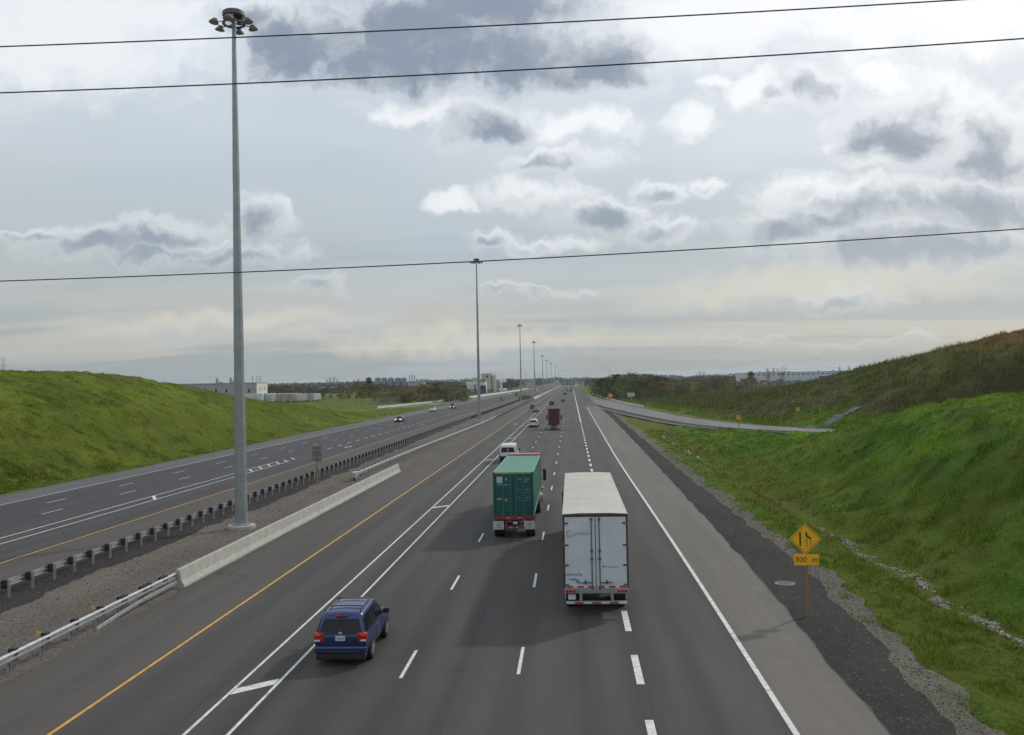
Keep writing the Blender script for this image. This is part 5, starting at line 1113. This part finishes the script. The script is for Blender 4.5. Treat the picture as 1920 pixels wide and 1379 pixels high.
# far woods along the horizon, one mass
def woods(name, label, rows, seed):
    g = np.random.default_rng(seed); Vs = []; Ts = []
    for Y, x0, x1, hh, n, c in rows:
        x = g.uniform(x0, x1, n); top = hh * (.55 + .9 * fbm(x * 6 / hh * .05, x * 0 + Y, seed, 4)); top = top * (fbm(x * .004, x * 0 + Y * 2, seed + 4, 3) > .36)
        z = top * g.uniform(0, 1, n) ** .7; y = Y + g.uniform(-1, 1, n) * Y * .04; s = Y * .0011 * g.uniform(.7, 1.7, n)
        u = g.normal(0, 1, (n, 3)); u /= np.linalg.norm(u, axis=1)[:, None]; v = np.cross(u, g.normal(0, 1, (n, 3))); v /= np.linalg.norm(v, axis=1)[:, None]; ctr = np.c_[x, y, z]; ctr = ctr[top > .5]; u, v, s = u[top > .5], v[top > .5], s[top > .5]
        Vs.append(np.stack([ctr - u * s[:, None], ctr + v * s[:, None] * .7, ctr + u * s[:, None], ctr - v * s[:, None] * .7], 1).reshape(-1, 3)); t = np.array(c) * np.exp(g.normal(0, .25, (len(ctr), 1))); t[:, 0] *= np.exp(g.normal(0, .15, len(ctr))); Ts.append(np.repeat(t, 4, 0))
    V = np.concatenate(Vs); T = np.concatenate(Ts); n = len(V) // 4
    return tag(link(name, np_mesh(name, V, np.arange(4 * n).reshape(n, 4), LEAF, T)), label, 'woods', kind='stuff')
woods('distant_woods', 'far belt of hazy autumn woods along the horizon', [(860, -330, -110, 8, 5000, (.09, .085, .035)), (900, 40, 420, 7, 6000, (.08, .085, .035)), (1250, -600, -75, 9, 9000, (.085, .08, .04)), (1300, 20, 700, 9, 9000, (.07, .08, .035)), (1900, -1000, -60, 11, 9000, (.08, .08, .045)), (1900, 25, 1100, 11, 9000, (.075, .08, .045)), (2700, -1700, 1700, 14, 12000, (.075, .08, .05)), (4200, -2600, 2600, 22, 12000, (.07, .08, .06))], 3)

# ------------------------------------------------------------------ buildings
WALLG = mat('cladding_grey_and_shade', (.34, .34, .36), .6, 0, .05, .4); WALLW = mat('cladding_cream_and_sun', (.68, .66, .58), .6, 0, .05, .4); ROOFG = mat('roof_grey', (.30, .30, .31), .8, 0, .08, .5); WIN = mat('window_dark', (.03, .035, .05), .15, 0, .05); NAVY = mat('cladding_navy', (.03, .04, .09), .5, 0, .1, .4); CONB = mat('concrete_tower', (.44, .425, .38), .85, 0, .06, .3, dirt=.2, dirtcol=(.33, .31, .28)); SILO = mat('silo_steel', (.24, .25, .29), .45, .4, .1, .5); BLUW = mat('warehouse_white', (.52, .55, .60), .6, 0, .04, .2); VENT = mat('vent_grey', (.33, .33, .34), .6, .2, .1)  # on the white factory, grey paints in shade and cream paints in sun
def bld(name, label, px0, px1, top, Y, depth, wall, zb=0, rz=0, cat='building', roof=ROOFG):
    a, c = at(px0, top, Y), at(px1, top, Y); X0, X1, H2 = a[0], c[0], (a[2] + c[2]) / 2 - zb; r = empty(name, ((X0 + X1) / 2, Y, zb), rz, label, cat); hwid = (X1 - X0) / 2
    MB().box(-hwid, hwid, 0, depth, 0, H2).build('wall', wall, r); MB().box(-hwid - .15, hwid + .15, -.15, depth + .15, H2 + .001, H2 + .45).build('roof', roof, r); return r, hwid, H2
def win(r, x, z, wd, h, m=WIN, y=-.03, name='window'):
    f = MB().box(x - wd / 2 - .08, x + wd / 2 + .08, y - .03, y + .028, z - h / 2 - .08, z + h / 2 + .08).build(name, VENT, r); MB().box(x - wd / 2, x + wd / 2, y - .045, y - .031, z - h / 2, z + h / 2).build('pane', m, f)
def vents(r, H2, lst):
    for x, y, wd, h in lst: MB().bevbox(x - wd / 2, x + wd / 2, y, y + wd, H2 + .4, H2 + .4 + h, .05).build('roof_vent', VENT, r)
f1, hw1, H1 = bld('factory', 'long white factory, its walls tinted as shaded and sunlit, behind the left green hill', 300, 481, 721, 402, 14.5, WALLG, 2.2)
MB().box(hw1 + .002, hw1 + .06, .0, 14.5, 0, H1 + .6).build('end_wall', WALLW, f1)  # same white building, with the sunlight put into the end wall colour
for px in (405, 425, 445, 467, 385): win(f1, at(px, 733, 402)[0] - f1.location.x, at(px, 733, 402)[2] - 2.2, .8, 1.5)
for q in (3.5, 7.0, 10.5): MB().box(hw1 + .061, hw1 + .09, q - .3, q + .3, H1 * .62, H1 * .62 + 1.6).build('window', WIN, f1)
vents(f1, H1, [(at(px, 720, 402)[0] - f1.location.x, 4, wd, h) for px, wd, h in ((400, 1.0, 2.3), (407, 1.6, .7), (426, 1.0, 2.5), (434, 2.0, 1.3), (468, .3, 3.0), (476, .3, 3.0), (482, .3, 2.8))])
# semi-trailers parked in the yard
TB = [mat('yard_trailer_white', (.55, .57, .60), .5, 0, .06, 1), mat('yard_trailer_tan', (.38, .32, .26), .6, 0, .1, 1), mat('yard_trailer_grey', (.36, .37, .40), .5, 0, .06, 1)]
for i, (pa, pb, top, Y, mi_, lab) in enumerate(((456, 491, 739, 385, 0, 'parked white semi-trailer with a small dark logo at the foot of the factory'), (492, 501, 738.5, 388, 2, 'parked pale trailer seen from its rear doors next to the logo trailer'), (503, 516, 739, 390, 0, 'parked white trailer, left of the tan trailers'), (517, 523, 738.5, 391, 2, 'narrow pale trailer rear left of the tan trailers'), (524, 538, 738.5, 392, 1, 'tan parked trailer, left one of two'), (539, 552, 738.5, 393, 1, 'tan parked trailer, right one of two'), (553, 575, 739, 394, 0, 'parked white trailer right of the tan trailers'), (576, 588, 738.5, 395, 2, 'rightmost pale parked trailer with green door edges'))):
    a, c = at(pa, top, Y), at(pb, top, Y); zb = 2.0; w_ = (c[0] - a[0]) / 2; r = empty('parked_trailer', ((a[0] + c[0]) / 2, Y, zb), 0, lab, 'trailer', 'trailers parked in the yard'); H2 = a[2] - zb
    MB().bevbox(-w_, w_, 0, 12 if w_ < 2 else 2.6, 1.0, H2, .04).build('trailer_box', TB[mi_], r)
    for s in (-1, 1): MB().tube([(s * w_ * .7 - .15, .6, .5), (s * w_ * .7 + .15, .6, .5)], .5, 12).build('wheel', RUB, r)
    if i == 0: text('BCT', 1.0, BLUETXT, r, (w_ * .35, -.02, H2 * .68))
    if w_ < 2: MB().box(-.03, .03, -.03, -.002, 1.05, H2 - .1).build('door_seam', DKFR, r)
# silos
for i, px in enumerate((708.5, 720.5, 733, 746, 757.5)):
    p = at(px, 709.5, 900); r = empty('silo', (p[0], 900, 0), 0, '%s of the five tall grey steel silos' % ['leftmost', 'second from left', 'middle', 'fourth from left', 'rightmost'][i], 'silo', 'row of grey silos')
    MB().lathe([(2.9, 0), (2.9, p[2])], 20).build('shell', SILO, r, 40); MB().lathe([(2.95, p[2]), (.5, p[2] + 1.0), (.4, p[2] + 1.3)], 20).build('roof_cone', SILO, r)
    MB().box(-.25, .25, -3.0, -2.88, 0, p[2]).build('ladder', VENT, r)
    for q in (2.0, 5, 8, 11, 14): MB().lathe([(2.94, q), (2.94, q + .25)], 20).build('hoop', SILO, r)
p1, hwp, Hp = bld('plant_block', 'low grey plant building with stacks right of the silos', 765, 792, 718, 880, 20, WALLG)
vents(p1, Hp, [(-6, 4, .8, 7), (-3.6, 4, .8, 8), (-1.4, 4, .8, 7.5), (1.5, 3, 2.4, 3.0), (5.6, 3, 2.4, 3.2)]); win(p1, 4.0, Hp * .5, 4.5, 2.2); win(p1, 5.5, Hp * .82, 3.0, 1.0)
p2, hwp, Hp = bld('office_building', 'white building with a navy wing left of the concrete tower', 875, 909, 717, 780, 20, mat('office_white', (.55, .58, .62), .6, 0, .04, .3))
MB().box(-hwp - .6, hwp * .3, -.5, 8, Hp - 2.1, Hp + .6).build('parapet', WALLW, p2); MB().box(-hwp - 6.5, -hwp - .01, .3, 14, 0, Hp * .74).build('navy_wing', NAVY, p2); MB().box(hwp * .45, hwp + 1, -1.5, -.04, 0, Hp * .70).build('navy_entrance', NAVY, p2); win(p2, -hwp * .1, Hp * .40, 1.1, Hp * .68); vents(p2, Hp, [(-hwp * .15, 5, 4.2, 3.4)])
p3, hwp, Hp = bld('concrete_tower', 'tall pale concrete tower block beyond the second mast', 902, 921, 702, 850, 12, CONB)
MB().box(hwp + .01, hwp + .9, 1, 10, 0, Hp - 2).build('recess', mat('tower_recess', (.10, .09, .07), .9, 0, .1), p3); MB().box(hwp + .91, hwp + 4.0, 0, 10, 0, Hp - 1).build('stair_tower', CONB, p3)
win(p3, .8, Hp * .86, 1.9, 2.2); win(p3, -2.6, Hp * .62, 1.4, 4.2); vents(p3, Hp, [(-3.0, 3, .5, 1.0), (0, 3, .6, 1.2), (3.6, 3, .5, 1.6), (hwp + 1.6, 3, .5, 1.0), (hwp + 3.2, 3, .5, 1.2)])
p4, hwp, Hp = bld('annex_building', 'low grey annex right of the concrete tower', 926, 938, 716, 860, 16, mat('annex_grey', (.30, .31, .35), .7, 0, .08, .4)); vents(p4, Hp, [(-1.5, 2, .6, 1.0), (1.5, 2, .6, 1.2)])
r = empty('pylon_sign', (at(941, 730, 800)[0], 800, 0), 0, 'white pylon sign on a post beside the annex', 'sign'); MB().bevbox(-.45, .45, 0, .6, 0, 9, .05).build('post', WALLW, r); MB().bevbox(-2.2, 4.0, -.1, .7, 9, 12.2, .05).build('sign_board', mat('pylon_white', (.75, .75, .74), .5, 0, .03), r); MB().bevbox(-2.6, 4.4, 0, 3, 1.6, 3.6, .1).build('canopy', MATS['pylon_white'], r)
wh, hwp, Hp = bld('warehouse', 'very long pale warehouse on the right horizon', 1404, 1645, 698, 760, 60, BLUW)
for i in range(24): MB().box(-hwp + (i + .5) * hwp / 12 - .06, -hwp + (i + .5) * hwp / 12 + .06, -.06, -.001, 0, Hp).build('panel_joint', VENT, wh)
for i in range(18): MB().box(-hwp + 3 + i * 4.0, -hwp + 5.2 + i * 4.0, -.05, -.002, Hp - 1.9, Hp - 1.2).build('window', WIN, wh)
MB().box(hwp * .1, hwp * .68, -8, -.07, 0, Hp * .72).build('dark_extension', mat('extension_navy', (.06, .06, .10), .6, 0, .1), wh)
vents(wh, Hp, [(-hwp + q, 5, 1.4, 1.0) for q in (10, 18, 22, 34, 58, 70, 83)])
ab, hwp, Hp = bld('flat_block', 'pale block of flats rising behind the warehouse beside the dark hill', 1609, 1646, 691, 900, 16, mat('flats_pale', (.50, .49, .49), .7, 0, .05, .3))
for i in range(6): win(ab, -hwp + 1.8 + i * (2 * hwp - 3.6) / 5, Hp - 2.2, 1.3, 2.6)
# low far skyline blocks
for i, (px0, px1, top, Y) in enumerate(((598, 640, 726, 1100), (640, 655, 723, 1300), (985, 1001, 711, 1500), (1300, 1330, 707.5, 1500), (1500, 1530, 705, 1600))):
    r_, a_, b_ = bld('far_building', ['flat grey building far off under the left lattice towers', 'far grey shed left of the tall clump', 'far grey building between the masts', 'far pale hall above the right thicket', 'far hall behind the warehouse roofline'][i], px0, px1, top, Y, 30, WALLG)
    for q in (-.5, 0, .5): win(r_, a_ * q, b_ * .7, 3, 1.5)

# ------------------------------------------------------------------ poles, lattice towers, gantry, fences
STL = mat('lattice_steel', (.16, .165, .175), .6, .3, .1)
def lattice(X, Y, h, label):
    r = empty('lattice_tower', (X, Y, 0), 0, label, 'power pylon', 'lattice power towers on the horizon'); b = MB(); bw_ = h * .10; t = max(.12, Y * .00016)
    for sx, sy in ((-1, -1), (1, -1), (1, 1), (-1, 1)): b.bar((sx * bw_, sy * bw_, 0), (sx * bw_ * .28, sy * bw_ * .28, h * .7), t); b.bar((sx * bw_ * .28, sy * bw_ * .28, h * .7), (sx * bw_ * .2, sy * bw_ * .2, h), t)
    for i in range(7):
        z0, z1 = h * i / 8, h * (i + 1) / 8; w0, w1 = bw_ * (1 - .72 * min(1, z0 / h / .7)), bw_ * (1 - .72 * min(1, z1 / h / .7))
        for s in (-1, 1): b.bar((-w0 * s, -w0, z0), (w1 * s, -w1, z1), t * .6); b.bar((w0 * s, w0 * .9, z0), (-w1 * s, w1 * .9, z1), t * .6)
    b.build('tower_body', STL, r)
    for z in (.70, .82, .94):
        b = MB(); l = h * (.17 if z < .9 else .11); b.bar((-l, 0, h * z), (l, 0, h * z), t * .8); b.bar((-l, 0, h * z), (0, 0, h * (z + .05)), t * .6); b.bar((l, 0, h * z), (0, 0, h * (z + .05)), t * .6); b.build('cross_arm', STL, r)
for i, (px, top, Y) in enumerate(((613, 711, 1500), (619, 708, 1450), (626, 708, 1450), (632, 711, 1520), (1306, 701, 1500), (1312, 696, 1400), (1320, 696, 1400), (1439, 690, 1500), (1450, 690, 1500), (1574, 688, 1500), (1592, 687, 1500), (6, 671, 900))):
    p = at(px, top, Y); nm = ['leftmost of four towers above the far left sheds', 'second of four towers above the far left sheds', 'third of four towers above the far left sheds', 'rightmost of four towers above the far left sheds', 'leftmost of three towers above the right trees', 'middle of three towers above the right trees', 'rightmost of three towers above the right trees', 'left tower above the warehouse west end', 'right tower above the warehouse west end', 'left tower above the warehouse east end', 'right tower above the warehouse east end', 'tower peeking over the left hill at the frame edge'][i]
    lattice(p[0], Y, p[2], 'thin lattice power tower, ' + nm)
for i, (px, top, Y) in enumerate(((1143, 692, 700), (1106, 698, 1250), (1094, 703, 1450), (1084, 706, 1700), (1120, 703, 1150), (986, 698, 900), (1004, 697, 1300), (1012, 701, 1500), (550, 721, 620))):
    p = at(px, top, Y); r = empty('utility_pole', (p[0], Y, 0), 0, 'thin utility pole, %s' % ['tallest one above the right thicket', 'beside the vanishing point on the right', 'near the road right of the vanishing point', 'closest to the vanishing point on the right', 'between the thicket and the road', 'left of the third mast', 'right of the third mast', 'right of the fourth mast', 'above the parked trailers'][i], 'pole', 'utility poles')
    MB().tube([(0, 0, -.5), (0, 0, p[2])], [max(.16, Y * .0002), max(.1, Y * .00014)], 8).build('pole', WOOD2, r); MB().bar((-1.3, 0, p[2] - .8), (1.3, 0, p[2] - .8), max(.12, Y * .00014)).build('cross_arm', WOOD2, r)
gn = empty('sign_gantry', (0, 900, 0), 0, 'green overhead direction signs on a gantry near the vanishing point', 'sign gantry')
SGRN = mat('sign_green', (.015, .16, .11), .5, 0, .08)
for xx in (-16, 12): MB().tube([(xx, 0, -.3), (xx, 0, 8.2)], .25, 8).build('gantry_post', GALVP, gn)
b = MB()
for zq in (6.9, 8.0): b.bar((-16, 0, zq), (12, 0, zq), .18)
for i in range(14): b.bar((-16 + 2 * i, 0, 6.9 if i % 2 else 8.0), (-14 + 2 * i, 0, 8.0 if i % 2 else 6.9), .1)
b.build('truss', GALVP, gn)
for xa, xb in ((-9.5, -3.2), (-2.6, 2.6)):
    sgp = MB().bevbox(xa, xb, -.35, -.25, 4.9, 8.6, .03).build('sign_panel', SGRN, gn)
    for zq, ww_ in ((7.9, .7), (7.0, .8), (6.0, .5)): MB().box((xa + xb) / 2 - (xb - xa) * ww_ / 2, (xa + xb) / 2 + (xb - xa) * ww_ / 2, -.37, -.352, zq - .18, zq + .18).build('sign_lettering', TAPW, sgp)
# chain link fences
WIRE = mat('fence_wire', (.20, .21, .21), .5, .5, .1)
def fence(label, pts, h, step=3.0):
    (x0, y0), (x1, y1) = pts; r = empty('chain_link_fence', (x0, y0, 0), 0, label, 'fence'); L = math.hypot(x1 - x0, y1 - y0); n = int(L / step); ux, uy = (x1 - x0) / L, (y1 - y0) / L; pm = MB().tube([(0, 0, -.3), (0, 0, h)], .05, 6).mesh('fence_post', GALVP)
    zz_ = [float(terr(x0 + ux * i * step, y0 + uy * i * step, False)) for i in range(n + 1)]
    for i in range(n + 1): link('fence_post', pm, r, (ux * i * step, uy * i * step, zz_[i]))
    b = MB()
    for i in range(n):
        a = (ux * i * step, uy * i * step); c = (ux * (i + 1) * step, uy * (i + 1) * step)
        for q in (0.1, h - .05): b.bar((a[0], a[1], zz_[i] + q), (c[0], c[1], zz_[i + 1] + q), .05)
        for j in range(7):
            f0, f1 = j / 7, (j + 1) / 7
            P0 = (a[0] + (c[0] - a[0]) * f0, a[1] + (c[1] - a[1]) * f0, zz_[i] + .1); P1 = (a[0] + (c[0] - a[0]) * f1, a[1] + (c[1] - a[1]) * f1, zz_[i + 1] + h - .05)
            b.bar(P0, P1, .014); b.bar((P0[0], P0[1], P1[2]), (P1[0], P1[1], P0[2]), .014)
    o = b.build('wire_mesh', WIRE, r); o['kind'] = 'stuff'
fence('chain link fence along the yard on the left', ((-118, 365), (-88, 385)), 3.2); fence('chain link fence corner running back from the yard', ((-87, 386), (-84, 440)), 3.2)
fence('short chain link fence before the trees on the right', ((62, 330), (100, 372)), 2.6)

# ------------------------------------------------------------------ stones: ditch bed and hillside chute
STONE = attr_mat('stone', .9); 
def stones(name, label, x, y, s, cols, lift=0.0):
    g = RNG; n = len(x); base = np.array([(-1, -1, -.6), (1, -1, -.6), (1, 1, -.6), (-1, 1, -.6), (-.7, -.6, .5), (.6, -.7, .6), (.7, .6, .45), (-.6, .7, .6)], float); z = terr(x, y) + lift
    V = base[None] * (1 + g.normal(0, .18, (n, 8, 3))) * s[:, None, None] * .5; a = g.uniform(0, 6.28, n); c_, s_ = np.cos(a), np.sin(a); V = np.stack([V[..., 0] * c_[:, None] - V[..., 1] * s_[:, None], V[..., 0] * s_[:, None] + V[..., 1] * c_[:, None], V[..., 2]], -1) + np.c_[x, y, z][:, None]
    Fb = np.array([(3, 2, 1, 0), (4, 5, 6, 7), (0, 1, 5, 4), (1, 2, 6, 5), (2, 3, 7, 6), (3, 0, 4, 7)]); F = (Fb[None] + 8 * np.arange(n)[:, None, None]).reshape(-1, 4)
    t = np.array(cols)[g.integers(len(cols), size=n)] * np.exp(g.normal(0, .2, (n, 1)))
    return tag(link(name, np_mesh(name, V.reshape(-1, 3), F, STONE, np.repeat(t, 8, 0))), label, 'stones', kind='stuff')
y = np.exp(RNG.uniform(np.log(26), np.log(75), 5200)); ctr = 16.9 + (fbm(y * .25, y * 0, 8, 2) - .5) * .8; keep = (fbm(y * .12, y * 0 + 3, 19, 2) > .40) | (y < 48); y, ctr = y[keep], ctr[keep]
stones('ditch_stones', 'pale stones and gravel lying in the roadside ditch', ctr + RNG.normal(0, .22, len(y)), y, RNG.uniform(.03, .13, len(y)), [(.25, .235, .20), (.19, .18, .155), (.31, .295, .26)])
def loose(name, label, n, y0, y1, fx, smin, smax, cols, zf):
    y = np.exp(RNG.uniform(np.log(y0), np.log(y1), n)); x = fx(y); k = len(x); o = stones(name, label, x, y, RNG.uniform(smin, smax, k) * (1 + y / 60), cols); me = o.data
    V = np.empty(len(me.vertices) * 3, np.float32); me.vertices.foreach_get('co', V); V = V.reshape(-1, 8, 3); V[..., 2] += (zf(x, y) - terr(x, y))[:, None]; me.vertices.foreach_set('co', V.ravel()); return o
loose('verge_stones', 'loose stones scattered over the dark verge and gravel on the right', 5200, 22, 120, lambda y: tab(y, T_SH) - .15 + RNG.beta(1.6, 1.2, len(y)) * (tab(y, T_GR) - tab(y, T_SH) + .6), .012, .04, [(.12, .11, .095), (.08, .075, .068), (.16, .15, .13)], lambda x, y: -.02 - .05 * np.clip(x - 8.5, 0, 3.6))
loose('median_stones', 'loose stones scattered over the brown gravel of the median', 5200, 28, 140, lambda y: -26.9 + RNG.uniform(0, 1, len(y)) * 8.3, .014, .045, [(.13, .11, .09), (.10, .085, .07), (.17, .145, .12)], lambda x, y: -.022 + 0 * x)
y = RNG.uniform(112, 150, 90); stones('ditch_stones', 'small pale rocks at the far end of the roadside ditch', 16.0 + RNG.normal(0, .25, 90) - (y - 112) * .03, y, RNG.uniform(.12, .4, 90), [(.40, .38, .33), (.3, .29, .26)])
A_ = np.array((41.6, 166.5)); B_ = land_hit(1612, 760)[:2]; t_ = RNG.uniform(0, 1, 2600); dd_ = (B_ - A_) / np.hypot(*(B_ - A_)); nn_ = np.array((-dd_[1], dd_[0])); wv = RNG.normal(0, .5, 2600) * (1 - .3 * t_); Q_ = A_ + (B_ - A_) * t_[:, None] + nn_ * wv[:, None]
stones('stone_chute', 'grey stone drainage chute running down the dark hill to the ramp', Q_[:, 0], Q_[:, 1], RNG.uniform(.12, .32, 2600), [(.20, .20, .20), (.16, .16, .165), (.25, .25, .24)], .12)

# ------------------------------------------------------------------ thin autumn haze
hz = MB().box(-9600, 9600, -300, 12600, -4, 50).build('haze', None); tag(hz, 'thin pale haze hanging over the distance', 'haze', kind='stuff')
hm = bpy.data.materials.new('haze_air'); hm.use_nodes = True; ht = hm.node_tree; ht.nodes.clear()
pv = ht.nodes.new('ShaderNodeVolumePrincipled'); pv.inputs['Color'].default_value = (.80, .88, .95, 1); pv.inputs['Density'].default_value = 0.00008; pv.inputs['Anisotropy'].default_value = 0.2
ho = ht.nodes.new('ShaderNodeOutputMaterial'); ht.links.new(pv.outputs[0], ho.inputs['Volume']); hz.data.materials.append(hm)
